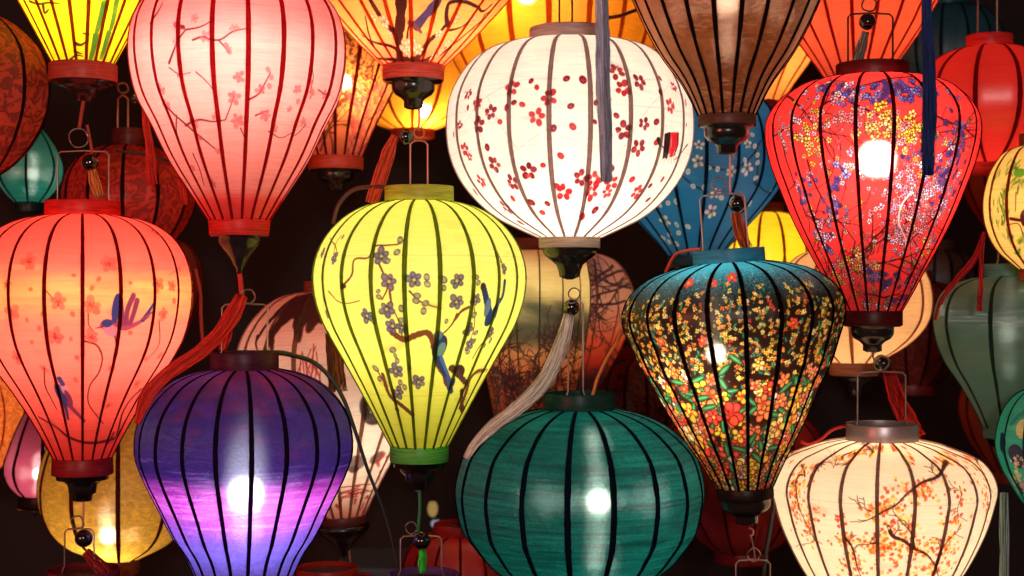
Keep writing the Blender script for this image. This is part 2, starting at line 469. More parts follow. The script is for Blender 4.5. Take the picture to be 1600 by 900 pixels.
def lantern(label, cx, d, prof, mat, n=20, phase=0.0, top=None, bottom=None, ribc=rgb(90, 20, 20), ribt=0.3, ribw=8.0,
            bulb=None, finial=None, bail=None, tilt=0.0, cap_c=None, band_c=None, cap_t=0.25, band_t=0.25, name='silk_lantern',
            cap_mat=None, band_m=None, bail_m=None, sag=0.0, seg=4, cat='lantern', hook=None, group=GROUP):
    """prof [(y, r)] down the shade in photograph units; top/bottom = (y0, y1, r) of the collar and the base band"""
    s = sc_at(d)
    ytop = top[0] if top else prof[0][0]
    root = thing(name, at(cx, ytop, d), label, cat, group)
    root.rotation_euler = (0, math.radians(tilt), 0)
    Z = lambda y: (ytop - y) * s
    m = 44
    S = smooth_path(prof, m)
    n_az = n * seg
    V = []; ph = math.radians(phase)
    half = math.pi / n
    ml = [1 + random.gauss(0, 0.007) for _ in range(n)]; sg = [random.uniform(0, 0.016) for _ in range(n)]
    for (y, r) in S:
        for k in range(n_az):
            g = k / seg; fr = g - math.floor(g)
            a = ph + 2 * math.pi * g / n
            loc = (fr - 0.5) * 2 * half
            rr = r * math.cos(half) / math.cos(loc) if fr else r
            rr *= ml[int(g)] * (1 - fr) + ml[(int(g) + 1) % n] * fr
            rr -= (sag + sg[int(g)]) * r * math.sin(math.pi * fr)
            V.append((rr * s * math.sin(a), -rr * s * math.cos(a), Z(y)))
    F = []; UV = []
    y0, y1 = prof[0][0], prof[-1][0]
    def uvpt(i, k, kref):
        a = ph + 2 * math.pi * k / n_az
        aref = ph + 2 * math.pi * (kref + 0.5) / n_az
        base = math.floor((aref + math.pi / 2) / math.pi)
        return ((a + math.pi / 2) / math.pi - base, (y1 - S[i][0]) / (y1 - y0))
    for i in range(m - 1):
        for k in range(n_az):
            k2 = (k + 1) % n_az
            F.append((i * n_az + k, (i + 1) * n_az + k, (i + 1) * n_az + k2, i * n_az + k2))
            UV += [uvpt(i, k, k), uvpt(i + 1, k, k), uvpt(i + 1, k + 1, k), uvpt(i, k + 1, k)]
    mesh_obj('shade', V, F, mat, root, uvs=UV)
    # ribs, each a bent bamboo strip glued under the silk and standing a little proud of it
    rm = rib_mat(ribc, ribt)
    Rmax = max(r for _, r in prof)
    S2 = smooth_path(prof, 30)
    Tn = np.gradient(S2, axis=0)
    V = []; F = []
    cross = [(-1, -1.3), (-0.55, 0.6), (0, 1.1), (0.55, 0.6), (1, -1.3)]
    for i, (y, r) in enumerate(S2):
        w = ribw / 2 * (0.45 + 0.55 * r / Rmax) * (1 + 0.16 * (random.random() - 0.5))
        t = Tn[i] / (np.linalg.norm(Tn[i]) + 1e-9)          # (dy, dr)
        nr, ny = t[0], -t[1]                                   # outward normal in (r, y)
        for u, h in cross:
            V.append((u * w * s, -(r + nr * h) * s, Z(y + ny * h)))
    for i in range(len(S2) - 1):
        for k in range(4):
            F.append((i * 5 + k, (i + 1) * 5 + k, (i + 1) * 5 + k + 1, i * 5 + k + 1))
    rib0 = mesh_obj('rib', V, F, rm, root)
    rib0.rotation_euler = (0, 0, ph); rib0.scale = (1, ml[0], 1)
    for k in range(1, n):
        o = rib0.copy(); COL.objects.link(o); o.parent = root
        o.rotation_euler = (0, 0, ph + 2 * math.pi * k / n + random.uniform(-0.005, 0.005)); o.scale = (1, ml[k], 1)
    # collar at the top and band at the base
    def ring(nm, y0_, y1_, r0, r1, mt):
        th = 2.2
        z0, z1 = Z(y0_), Z(y1_)
        pr = [((r0 - th) * s, z0), ((r0 - .6) * s, z0 + .0006), (r0 * s, z0 - .0008), ((r0 + r1) / 2 * s, (z0 + z1) / 2), (r1 * s, z1 + .0008), ((r1 - .6) * s, z1 - .0006), ((r1 - th) * s, z1), ((r0 - th) * s, z0)]
        v, f = lathe(pr, 40)
        o = mesh_obj(nm, v, f, mt, root)
        return o
    if top:
        cl = ring('collar', top[0], top[1] + 1.5, top[2], top[2] if len(top) < 4 else top[3], cap_mat or band_mat(cap_c or ribc, cap_t))
        v, f = lathe([(0.001 * s, Z(top[0] + (top[1] - top[0]) * 0.55)), ((top[2] - 1.0) * s, Z(top[0] + (top[1] - top[0]) * 0.55)), ((top[2] - 1.0) * s, Z(top[0] + (top[1] - top[0]) * 0.55 + 4)), (0.001 * s, Z(top[0] + (top[1] - top[0]) * 0.55 + 4))], 24)
        mesh_obj('top_plate', v, f, M_PLATE, cl, smooth=False)
    yb = prof[-1][0]; rb = prof[-1][1]
    if bottom:
        ring('base_band', bottom[0] - 1.5, bottom[1], bottom[2], bottom[2] if len(bottom) < 4 else bottom[3], band_m or band_mat(band_c or cap_c or ribc, band_t))
        yb, rb = bottom[1], bottom[2]
    if finial:
        kind, rf, drop = finial
        pr = [(0.001 * s, Z(yb - 7)), ((rb - 3.2) * s, Z(yb - 7)), ((rb - 3.2) * s, Z(yb + 2.0))] + [(rf * a * s, Z(yb + 2.0 + b * (drop - 2))) for a, b in FINIALS[kind]]
        v, f = lathe(pr, 28, cap1=True)
        mesh_obj('finial', v, f, M_LACQ, root)
    if hook:      # list of part paths: (name, pts px relative to photo, radius, mat)
        for nm, pts, rad, mt in hook:
            P = smooth_path([(p[0] - cx, p[1], p[2] if len(p) > 2 else 0.0) for p in pts], max(6, len(pts) * 5)) if len(pts) > 2 else [(p[0] - cx, p[1], 0.0) for p in pts]
            v, f = tube([(q[0] * s, q[2] * s, Z(q[1])) for q in P], rad * s, 6)
            mesh_obj(nm, v, f, mt, root)
    if bail:
        # wire loop handle: feet inside the collar, two uprights, a bar and an eye
        xl, xr, ybar, eye, ye, re_ = bail
        yf = (top[0] + top[1]) / 2 if top else prof[0][0]
        wr = 1.5 * s
        rc = (top[2] if top else prof[0][1]) - 4
        fl = max(-rc, xl - cx - 5); fr_ = min(rc, xr - cx + 5)
        L = [(fl, yf), (fl + 1, yf - 6), (xl - cx, yf - 16), (xl - cx, ybar + 5), (xl - cx + 5, ybar)]
        Rr = [(xr - cx - 5, ybar), (xr - cx, ybar + 5), (xr - cx, yf - 16), (fr_ - 1, yf - 6), (fr_, yf)]
        P = L + [((xl + xr) / 2 - cx, ybar - 1.5)] + Rr
        v, f = tube([(q[0] * s, 0, Z(q[1])) for q in P], wr, 6)
        ex = eye - cx
        E = [(ex + re_ * math.cos(t), ye + re_ * math.sin(t)) for t in np.linspace(0, 2 * math.pi, 18, endpoint=False)]
        hd = mesh_obj('wire_handle', v, f, bail_m or M_WIRE, root)
        v, f = tube([(q[0] * s, -0.004 + 0.003 * math.sin(i), Z(q[1])) for i, q in enumerate(E)], wr * 0.85, 6, closed=True)
        mesh_obj('eye_loop', v, f, bail_m or M_WIRE, hd)
    if bulb:
        by, st, rad, bc = bulb[:4]
        bx = bulb[4] if len(bulb) > 4 else 0.0
        bd = bulb[5] if len(bulb) > 5 else 0.0
        h = bulb[6] if len(bulb) > 6 else 1.0
        pr = []
        for t in np.linspace(0, math.pi, 9):
            pr.append((max(0.0006, rad * math.sin(t) ** (0.75)), rad * h * math.cos(t)))
        v, f = lathe(pr, 12)
        o = mesh_obj('bulb', v, f, bulb_mat(bc, st), root)
        o.location = (bx, bd, Z(by))
    REG.append((label, root, [(y, r) for y, r in S], ytop, s, d, cx, tilt))
    return root

WARM = (1.0, 0.82, 0.60)
WARM2 = (1.0, 0.68, 0.36)
WHITE = (1.0, 0.93, 0.82)
COOL = (0.86, 0.92, 1.0)

def rib_at(cx, prof, px, py):
    a = Canvas.P(type('O', (), {'r': lambda q, y: float(np.interp(y, [v[0] for v in prof], [v[1] for v in prof])), 'cx': cx})(), px, py)[0]
    return math.degrees(a)

def shift(prof, dy, k=1.0): return [(y + dy, r * k) for y, r in prof]

P_A = [(-42, 52), (-34, 85), (-18, 118), (0, 140), (25, 157), (60, 167), (85, 168), (110, 166), (150, 157), (200, 132), (250, 108), (290, 83), (320, 63), (345, 47)]
P_B = [(337, 57), (344, 90), (354, 115), (370, 137), (395, 155), (430, 166), (460, 168), (490, 165), (533, 153), (567, 134), (600, 111), (640, 85), (690, 57), (716, 44)]
P_C = [(577, 54), (584, 85), (598, 116), (620, 141), (650, 160), (690, 168), (710, 167), (740, 157), (770, 143), (800, 128), (833, 112), (867, 90), (900, 75), (945, 50)]
P_D = [(315, 52), (323, 85), (338, 114), (360, 138), (390, 157), (425, 166), (460, 164), (500, 152), (550, 125), (600, 97), (650, 70), (697, 45)]
P_E = [(66, 62), (72, 100), (89, 143), (127, 175), (160, 189), (200, 193), (240, 189), (275, 176), (303, 157), (343, 110), (352, 92), (371, 50)]
P_F = [(411, 57), (418, 93), (433, 134), (455, 160), (480, 172), (500, 172), (535, 160), (570, 147), (600, 131), (640, 111), (683, 88), (720, 66), (762, 44)]
P_G = [(121, 58), (128, 95), (143, 128), (165, 150), (190, 162), (212, 163), (250, 156), (300, 138), (335, 124), (367, 109), (400, 92), (433, 74), (465, 57), (488, 44)]
P_H = [(639, 57), (645, 85), (654, 112), (665, 134), (683, 157), (707, 179), (733, 189), (770, 195), (800, 191), (827, 184), (850, 168), (878, 145), (897, 120), (915, 90), (928, 56)]
P_I = [(687, 57), (692, 85), (702, 115), (717, 148), (740, 165), (760, 170), (785, 165), (817, 156), (853, 141), (897, 117), (930, 92), (965, 55)]
P_K = [(-130, 52), (-122, 100), (-100, 145), (-70, 168), (-40, 170), (-15, 158), (0, 147), (35, 116), (77, 76), (104, 47)]
P_M = [(-155, 52), (-146, 105), (-125, 145), (-100, 162), (-70, 167), (-35, 160), (0, 145), (40, 127), (87, 101), (130, 70), (160, 54), (182, 44)]

# ---- the prints
def paint_pink():
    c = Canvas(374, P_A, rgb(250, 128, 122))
    c.grad([(-42, rgb(248, 105, 100)), (40, rgb(250, 132, 128)), (95, rgb(255, 182, 172)), (180, rgb(254, 160, 150)), (300, rgb(250, 140, 128)), (318, rgb(240, 70, 62)), (345, rgb(225, 55, 52))])  # paler middle band puts the bulb's glow into the dye
    dk = rgb(120, 28, 36); md = rgb(190, 62, 66); pk = rgb(222, 92, 96)
    for pts, w in [([(233, 36), (244, 20), (252, 4)], 3.2), ([(262, 98), (272, 75), (281, 58), (289, 46)], 3.6), ([(289, 46), (310, 42), (334, 31)], 2.2), ([(300, 62), (316, 57), (330, 62), (341, 62), (365, 48), (384, 44)], 2.6),
                   ([(341, 62), (350, 72), (358, 82)], 1.8), ([(262, 105), (280, 116), (297, 113)], 1.6), ([(305, 112), (320, 125), (333, 140)], 1.6), ([(256, 162), (268, 176), (290, 195), (312, 213), (335, 232)], 3.0),
                   ([(288, 196), (310, 187), (335, 190), (352, 187)], 2.6), ([(274, 180), (275, 205), (280, 222)], 2.2), ([(390, 155), (405, 146), (415, 130), (424, 112)], 2.2), ([(400, 180), (420, 172)], 2), ([(488, 138), (492, 120), (490, 108)], 1.8),
                   ([(500, 140), (515, 150), (525, 148)], 1.6), ([(480, 195), (468, 208), (455, 215)], 1.6), ([(352, 187), (362, 160), (366, 148)], 1.6), ([(376, 200), (384, 218)], 1.8), ([(300, 240), (310, 262), (318, 290)], 2.0), ([(420, 205), (440, 215), (462, 205)], 1.4)]:
        c.stroke(pts, w * 1.15, dk, 0.95, w1=w * 0.6)
    c.ell(277, 40, 9, 5, 0.5, rgb(235, 60, 66), 0.9); c.ell(285, 42, 4, 3, 0.5, dk)
    for x, y, z in [(303, 28, 7), (320, 57, 9), (275, 66, 8), (250, 140, 9), (366, 43, 7), (374, 120, 10), (365, 152, 10), (302, 190, 9), (336, 182, 6), (370, 187, 11), (258, 163, 8), (408, 140, 8), (416, 180, 9), (467, 140, 7), (490, 145, 8), (508, 148, 7),
                    (476, 190, 7), (280, 115, 6), (332, 286, 6), (356, 76, 5), (312, 215, 5), (340, 236, 5), (300, 262, 5), (455, 170, 5), (430, 200, 6)]:
        c.blossom(x, y, z, md if y > 100 else pk, cen=rgb(150, 40, 48), alpha=0.62)
    for x, y in [(420, 108), (425, 120), (422, 134), (468, 158), (487, 118), (488, 127), (353, 70), (358, 80)]: c.ell(x, y, 4.5, 3.4, 1.1, pk, 0.7)
    return c.image('print_pink_blossom')

def paint_coral():
    c = Canvas(129, P_B, rgb(250, 110, 88))
    c.grad([(337, rgb(240, 66, 54)), (380, rgb(244, 84, 70)), (420, rgb(248, 104, 84)), (448, rgb(255, 150, 84)), (466, rgb(255, 152, 86)), (500, rgb(252, 122, 96)), (570, rgb(250, 112, 96)), (640, rgb(246, 92, 76)), (716, rgb(232, 52, 44))])  # amber middle band is the bulb's glow painted into the dye
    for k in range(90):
        c.ell_a(rng.uniform(-1.5, 1.5), rng.normal(455, 16), rng.uniform(20, 50), rng.uniform(2, 5), 0, rgb(255, 176, 96) if rng.rand() < .6 else rgb(250, 112, 80), 0.2, 4)  # streaks that soften the painted bulb glow
    red = rgb(214, 58, 44); dk = rgb(96, 18, 24)
    # stems
    for pts, w in [([(245, 360), (275, 382), (290, 415), (280, 430)], 1.4), ([(250, 500), (250, 540), (228, 565)], 2.2), ([(133, 533), (152, 540), (160, 555), (156, 580), (140, 605), (138, 628), (152, 650), (162, 662)], 2.4), ([(72, 455), (82, 468)], 1.6), ([(138, 490), (140, 510), (147, 518)], 1.8),
                   ([(68, 575), (70, 605), (80, 625), (88, 640)], 2.2), ([(180, 685), (150, 692), (125, 690), (105, 682), (88, 668), (60, 652)], 5), ([(185, 680), (195, 640), (215, 615), (240, 600)], 4), ([(170, 690), (176, 682), (178, 676)], 6)]:
        c.stroke(pts, w, dk, 0.8, w1=w * 0.6)
    for x, y, z in [(44, 409, 12), (170, 411, 12), (90, 472, 13), (144, 478, 13), (16, 487, 13), (85, 525, 12), (143, 527, 11), (248, 445, 11), (277, 447, 9), (257, 492, 10), (115, 430, 4), (46, 452, 4), (205, 442, 4), (144, 450, 5), (66, 490, 5), (60, 513, 5), (40, 500, 4), (113, 491, 5), (110, 530, 4), (48, 535, 4),
                    (26, 560, 10), (68, 577, 7), (120, 558, 4), (118, 594, 5), (120, 560, 4), (175, 575, 6), (245, 590, 9), (228, 560, 4), (170, 633, 7), (255, 555, 6), (215, 600, 7), (10, 445, 8), (285, 470, 6), (288, 420, 6), (155, 436, 5), (205, 520, 5)]:
        if z > 6: c.blossom(x, y, z, red, cen=rgb(110, 20, 22), alpha=0.55, pr=0.5, dots=rgb(100, 20, 20))
        else: c.ell(x, y, z * 0.9, z * 0.7, random.random() * 3, red, 0.65)
    bl = rgb(52, 44, 92); pu = rgb(120, 42, 66)
    # first bird
    c.stroke([(163, 508), (175, 505), (195, 512), (215, 506), (232, 495)], 12, rgb(150, 52, 70), 0.95, w1=5)
    c.ell(175, 517, 14, 8, 0.5, rgb(190, 96, 110), 0.9); c.ell(168, 505, 8, 6, 0, bl); c.stroke([(162, 510), (150, 513)], 2, dk, 1, w1=1)
    for e in [((198, 505), (200, 485), (210, 462)), ((205, 505), (212, 485), (216, 470)), ((192, 506), (190, 488), (188, 468))]: c.stroke(e, 8, pu, 1, w1=9)
    c.ell(182, 482, 6, 22, 0.08, bl); c.stroke([(225, 500), (236, 482), (240, 474)], 7, bl, 1, w1=3); c.stroke([(225, 498), (240, 486)], 5, pu, 1, w1=2)
    c.stroke([(180, 525), (182, 538)], 2, dk)
    # second bird, diving
    c.ell(95, 616, 7, 17, -0.25, bl); c.ell(100, 608, 5, 10, -0.2, rgb(200, 120, 130), 0.9); c.stroke([(97, 600), (92, 592)], 7, bl); c.ell(107, 622, 4, 13, -0.3, pu)
    c.stroke([(104, 630), (118, 644), (132, 658)], 7, pu, 1, w1=4); c.stroke([(100, 628), (104, 645), (106, 655)], 6, bl, 1, w1=3)
    return c.image('print_coral_birds')

def paint_purple():
    c = Canvas(382, P_C, rgb(70, 55, 140))
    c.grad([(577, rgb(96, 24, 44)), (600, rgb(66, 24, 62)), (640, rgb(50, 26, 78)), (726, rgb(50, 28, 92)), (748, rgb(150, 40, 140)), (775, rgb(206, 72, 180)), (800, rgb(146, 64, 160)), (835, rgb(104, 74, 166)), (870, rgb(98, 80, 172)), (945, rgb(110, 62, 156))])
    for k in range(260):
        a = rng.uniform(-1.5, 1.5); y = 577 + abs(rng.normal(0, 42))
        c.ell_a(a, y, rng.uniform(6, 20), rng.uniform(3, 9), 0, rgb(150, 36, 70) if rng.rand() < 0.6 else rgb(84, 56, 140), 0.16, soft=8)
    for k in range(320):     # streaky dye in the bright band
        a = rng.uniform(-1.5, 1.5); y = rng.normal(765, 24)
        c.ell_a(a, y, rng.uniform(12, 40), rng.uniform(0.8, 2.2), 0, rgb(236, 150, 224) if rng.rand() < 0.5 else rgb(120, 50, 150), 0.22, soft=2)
    return c.image('print_purple_dye')

def paint_yellow():
    c = Canvas(655, P_D, rgb(238, 232, 70))
    c.grad([(315, rgb(228, 226, 92)), (400, rgb(242, 234, 116)), (560, rgb(242, 236, 104)), (697, rgb(224, 228, 66))])
    br = rgb(112, 62, 34); gp = rgb(120, 104, 112); dk = rgb(54, 40, 44)
    for pts, w, w1 in [([(535, 448), (548, 430), (553, 405), (575, 402), (585, 385), (605, 383), (625, 380), (634, 372)], 3, 2), ([(590, 410), (598, 428), (604, 450), (596, 468)], 3, 2), ([(608, 455), (611, 475)], 4, 3), ([(640, 455), (655, 470), (675, 478), (690, 482)], 2.5, 1.5),
                   ([(612, 520), (630, 530), (655, 522), (668, 520), (676, 532), (680, 550), (686, 570), (695, 585), (700, 600)], 9, 10), ([(597, 585), (610, 620), (625, 632), (645, 648)], 6, 7), ([(715, 490), (708, 505), (697, 518)], 3, 2), ([(732, 480), (722, 486), (712, 500)], 4, 3),
                   ([(586, 575), (595, 590), (603, 604)], 2.5, 2), ([(800, 530), (785, 555), (770, 578), (750, 580), (738, 590), (730, 615), (722, 635)], 5, 9), ([(775, 520), (752, 540), (740, 560)], 2.5, 1.5), ([(510, 455), (525, 470), (540, 474), (560, 470)], 2, 1.2), ([(512, 372), (520, 382), (524, 398)], 2, 1.5),
                   ([(530, 368), (522, 380), (518, 398)], 1.5, 1), ([(778, 392), (788, 410), (792, 430)], 2, 1.5), ([(742, 430), (748, 440)], 1.5, 1), ([(741, 480), (742, 510), (730, 545)], 1.6, 1.2), ([(500, 460), (502, 480), (510, 505)], 2, 1.5), ([(630, 530), (622, 500), (612, 480)], 2, 1.5)]:
        c.stroke(pts, w, br, 0.95, w1=w1, jit=0.3)
    c.ell(536, 447, 6, 4, 0, rgb(90, 40, 30))
    for x, y, z in [(520, 403, 9), (500, 394, 8), (595, 400, 13), (607, 440, 13), (647, 437, 13), (715, 439, 12), (572, 494, 12), (603, 483, 12), (613, 510, 13), (714, 472, 12), (743, 468, 9), (618, 580, 12), (654, 597, 11), (620, 613, 10), (792, 420, 9), (732, 515, 9), (735, 538, 10), (768, 520, 9), (655, 540, 0), (505, 470, 8), (507, 490, 7), (628, 512, 9)]:
        if z: c.blossom(x, y, z, gp, cen=rgb(190, 176, 90), rim=rgb(72, 60, 72), alpha=0.9, gap=0.6, pr=0.36, dots=dk)
    for x, y, z in [(533, 370, 4), (605, 408, 5), (625, 375, 6), (620, 394, 6), (667, 433, 6), (668, 444, 6), (693, 437, 7), (694, 450, 5), (652, 462, 6), (650, 470, 6), (665, 474, 6), (662, 486, 6), (590, 455, 4), (591, 464, 5), (627, 482, 6), (583, 502, 5), (627, 500, 5), (586, 576, 6), (613, 547, 6), (592, 592, 5), (617, 556, 4), (620, 564, 5), (741, 492, 6), (745, 520, 5), (698, 502, 4), (745, 433, 5), (748, 442, 5), (781, 400, 4), (785, 408, 4),
                    (620, 640, 4), (640, 575, 4), (625, 598, 5), (632, 605, 5), (770, 532, 5), (732, 550, 5), (500, 505, 4), (512, 520, 4), (760, 540, 4)]:
        c.ell(x, y, z * 0.95, z * 0.75, random.random() * 3, rgb(80, 72, 70), 0.9); c.ell(x, y, z * 0.65, z * 0.5, 0.4, rgb(170, 156, 110), 0.9)
    bl = rgb(36, 54, 88); bg_ = rgb(96, 128, 108)
    c.ell(687, 543, 11, 19, 0.15, dk); c.ell(687, 543, 9, 17, 0.15, bl); c.ell(690, 546, 6, 11, 0.2, bg_); c.ell(685, 524, 7, 7, 0, rgb(90, 112, 130)); c.stroke([(692, 522), (697, 517)], 2, dk)
    c.stroke([(682, 560), (694, 580), (703, 605)], 9, bl, 1, w1=5); c.stroke([(690, 560), (700, 585), (706, 600)], 6, rgb(70, 96, 150), 1, w1=3)
    c.ell(718, 580, 13, 9, 0.5, rgb(66, 42, 36)); c.stroke([(706, 575), (722, 590), (730, 600)], 10, rgb(84, 52, 38), 1, w1=8)
    c.stroke([(757, 448), (762, 468), (766, 490), (764, 503)], 11, bl, 1, w1=13); c.ell(764, 480, 6, 14, 0.05, rgb(92, 110, 130)); c.ell(756, 448, 5, 6, 0, dk)
    c.stroke([(793, 440), (788, 465), (776, 480), (768, 500)], 8, bl, 1, w1=6); c.stroke([(782, 470), (776, 495)], 9, rgb(64, 84, 116), 1, w1=4)
    c.ell(705, 600, 6, 10, 0.2, rgb(58, 66, 120)); c.stroke([(700, 590), (706, 612)], 7, rgb(70, 80, 130))
    c.stroke([(722, 610), (724, 640)], 6, rgb(92, 54, 34), 1, w1=9)
    return c.image('print_yellow_blackbirds')

def paint_white():
    c = Canvas(890, P_E, rgb(246, 236, 220))
    red = rgb(172, 22, 32); lt = rgb(206, 62, 58); dk = rgb(112, 10, 24); gy = rgb(206, 196, 186)
    for pts in [[(705, 215), (760, 150), (815, 125), (870, 123)], [(760, 150), (770, 175), (810, 235)], [(735, 270), (790, 245), (850, 205), (890, 190)], [(900, 290), (960, 250), (1000, 190), (1050, 130)], [(930, 310), (1010, 270), (1040, 250)], [(720, 170), (745, 200), (770, 255)], [(960, 140), (1000, 125), (1030, 123)]]:
        c.stroke(pts, 1.1, gy, 0.8)
    F = [(728, 147, 9), (800, 137, 11), (765, 175, 11), (745, 160, 11), (747, 195, 11), (838, 182, 13), (858, 152, 12), (723, 233, 9), (730, 245, 6), (748, 283, 10), (772, 257, 11), (800, 285, 10), (825, 267, 13), (965, 112, 12), (974, 138, 12), (1002, 127, 11), (975, 203, 13), (1009, 193, 11), (1000, 230, 12), (1050, 165, 11), (1056, 135, 7), (928, 280, 12),
         (908, 278, 11), (880, 300, 11), (957, 285, 10), (1075, 160, 6), (997, 300, 10), (790, 325, 9), (716, 195, 6), (925, 300, 11), (950, 300, 7)]
    for x, y, z in F:
        z *= 1.05; c.blossom(x, y, z, red if random.random() < .5 else dk, alpha=0.97, gap=0.64, pr=0.4)
        for k in range(3):
            t = random.random() * 6.28; c.ell(x + math.cos(t) * z * .6, y + math.sin(t) * z * .6, z * .2, z * .15, t, lt, 0.8)
        c.ell(x, y, z * 0.2, None, 0, rgb(250, 236, 216))
    for x, y, z in [(792, 168, 5), (727, 168, 4), (885, 122, 5), (911, 124, 6), (865, 200, 5), (892, 165, 5), (895, 197, 5.5), (829, 126, 4), (838, 136, 4), (815, 163, 4.5), (876, 243, 5), (780, 190, 4.5), (803, 160, 4), (953, 154, 4), (953, 190, 4.5), (1028, 190, 5), (1033, 122, 4), (1033, 144, 4), (1028, 222, 5), (965, 180, 4.5), (932, 160, 4), (930, 190, 3.5), (1076, 195, 3), (957, 262, 5), (990, 280, 5), (848, 258, 4), (830, 316, 5), (855, 318, 4), (847, 332, 4),
                    (910, 338, 5), (931, 328, 5), (812, 348, 4), (1018, 290, 4), (1015, 312, 4), (760, 230, 5), (706, 210, 4), (740, 300, 5), (1038, 280, 4), (870, 290, 4), (800, 310, 4), (1060, 100, 3)]:
        z *= 1.1; c.ell(x, y, z, z * 0.78, random.random() * 3, dk if random.random() < 0.6 else red, 0.95); c.ell(x, y + 1, z * 0.45, z * 0.3, 0.5, lt, 0.8)
    # the bird with red breast near the right edge
    for k in range(5): c.stroke([(1041.5 + 2 * k, 211 - k * .6), (1040.5 + 2 * k, 228), (1038.5 + 1.6 * k, 243 + random.random() * 4)], 5, rgb(28, 18, 20), 1, w1=3.4)
    for k in range(6): c.stroke([(1052.5 + 2 * k, 209), (1051.5 + 2 * k, 226), (1049 + 1.5 * k, 238 + random.random() * 6)], 5, rgb(206, 30, 38) if k < 5 else rgb(120, 16, 24), 1, w1=3.4)
    c.stroke([(1053, 214), (1052, 230)], 1.2, rgb(250, 200, 190), .8); c.stroke([(1030, 217), (1032, 226)], 6, rgb(40, 22, 24), 1, w1=4)
    c.stroke([(1030, 222), (1040, 232)], 2, rgb(60, 40, 40)); c.stroke([(1078, 226), (1066, 240), (1056, 250)], 3, rgb(50, 30, 30), 0.9, w1=1)
    for k in range(9): c.stroke([(1040 + 3 * k, 236 + random.random() * 6), (1036 + 4 * k, 250 + random.random() * 8)], 0.9, rgb(140, 130, 116), 0.7)
    return c.image('print_white_red_blossom')

def paint_black():
    c = Canvas(1138, P_F, rgb(26, 14, 10))
    c.grad([(411, rgb(60, 166, 204)), (428, rgb(52, 150, 186)), (440, rgb(36, 100, 124)), (458, rgb(28, 36, 38)), (480, rgb(24, 14, 11)), (600, rgb(36, 16, 10)), (762, rgb(54, 18, 10))])
    sp = rng.rand(c.H, c.W)
    band = np.clip(1 - np.abs(c.Y - 445) / 26, 0, 1)[:, None]
    c.im[(sp < 0.45 * band)] = rgb(24, 18, 18); c.im[(sp > 1 - 0.12 * band)] = rgb(90, 180, 206)
    for k in range(500):
        a = rng.uniform(-1.57, 1.57); y = rng.uniform(425, 640); c.ell_a(a, y, 0.8, 0.8, 0, rgb(220, 210, 190), 0.8)
    yl = [rgb(232, 170, 50), rgb(240, 196, 84), rgb(224, 120, 40), rgb(244, 214, 140)]
    # hanging sprays of small flowers with leaves
    for k in range(44):
        a = -1.52 + 3.04 * (k + rng.uniform(-.4, .4)) / 43; y = rng.uniform(445, 480); end = rng.uniform(560, 620)
        aa = a
        while y < end:
            aa += rng.normal(0, 0.012)
            for q in range(1 + (rng.rand() < .5)):
                c.blossom(0, y + rng.normal(0, 4), rng.uniform(2.0, 3.6), yl[rng.randint(4)] if rng.rand() < 0.95 else rgb(214, 60, 40), cen=rgb(120, 50, 20), a=aa + rng.normal(0, 0.035), gap=0.7, pr=0.45, n=4)
            if rng.rand() < 0.22: c.ell_a(aa + rng.normal(0, .04), y, 1.6, 4.5, rng.normal(0, .6), rgb(30, 110, 84), 1)
            y += rng.uniform(6, 12)
    for x, y in [(1085, 527), (1020, 525), (1233, 510), (1108, 440), (1140, 432), (1070, 437)]:
        c.blossom(x, y, 8, rgb(214, 56, 44), cen=rgb(236, 190, 80))
    # the dense garden: leaves, then bigger flowers with dark outlines
    pal = [rgb(244, 168, 52), rgb(238, 120, 70), rgb(232, 92, 64), rgb(250, 206, 120), rgb(236, 132, 96), rgb(214, 60, 48), rgb(250, 190, 60), rgb(246, 220, 190)]
    ink = rgb(40, 14, 10)
    for k in range(240):
        a = rng.uniform(-1.55, 1.55); y = 600 + 165 * rng.rand() ** 0.9 - (20 if rng.rand() < .3 else 0)
        t = rng.uniform(0, 3.14)
        c.ell_a(a, y, 5, 14, t, ink); c.ell_a(a, y, 3.6, 12.5, t, rgb(28, 104, 66)); c.ell_a(a, y, 0.7, 11, t, rgb(110, 176, 110))
    for k in range(290):
        u = rng.rand(); y = 556 + 206 * u ** 0.8
        z = rng.uniform(6.5, 10) + 7.5 * min(1, max(0, (y - 565) / 50)) * rng.rand() * (1 if y < 725 else 0.5)
        if y < 595 and rng.rand() < 0.55: continue
        a = rng.uniform(-1.55, 1.55); cc = pal[rng.randint(len(pal))]
        c.blossom(0, y, z, cc, cen=rgb(250, 204, 90) if rng.rand() < .6 else rgb(176, 40, 30), rim=ink, a=a, gap=0.62, pr=0.42, dots=rgb(130, 40, 20), n=5 + (rng.rand() < 0.35))
        if rng.rand() < 0.4:
            t = rng.uniform(0, 3.14); a2 = a + rng.normal(0, .12); y2 = y + rng.normal(0, 14)
            c.ell_a(a2, y2, 5, 13, t, ink); c.ell_a(a2, y2, 3.6, 11.5, t, rgb(28, 104, 66)); c.ell_a(a2, y2, 0.7, 10, t, rgb(110, 176, 110))
    return c.image('print_black_garden')

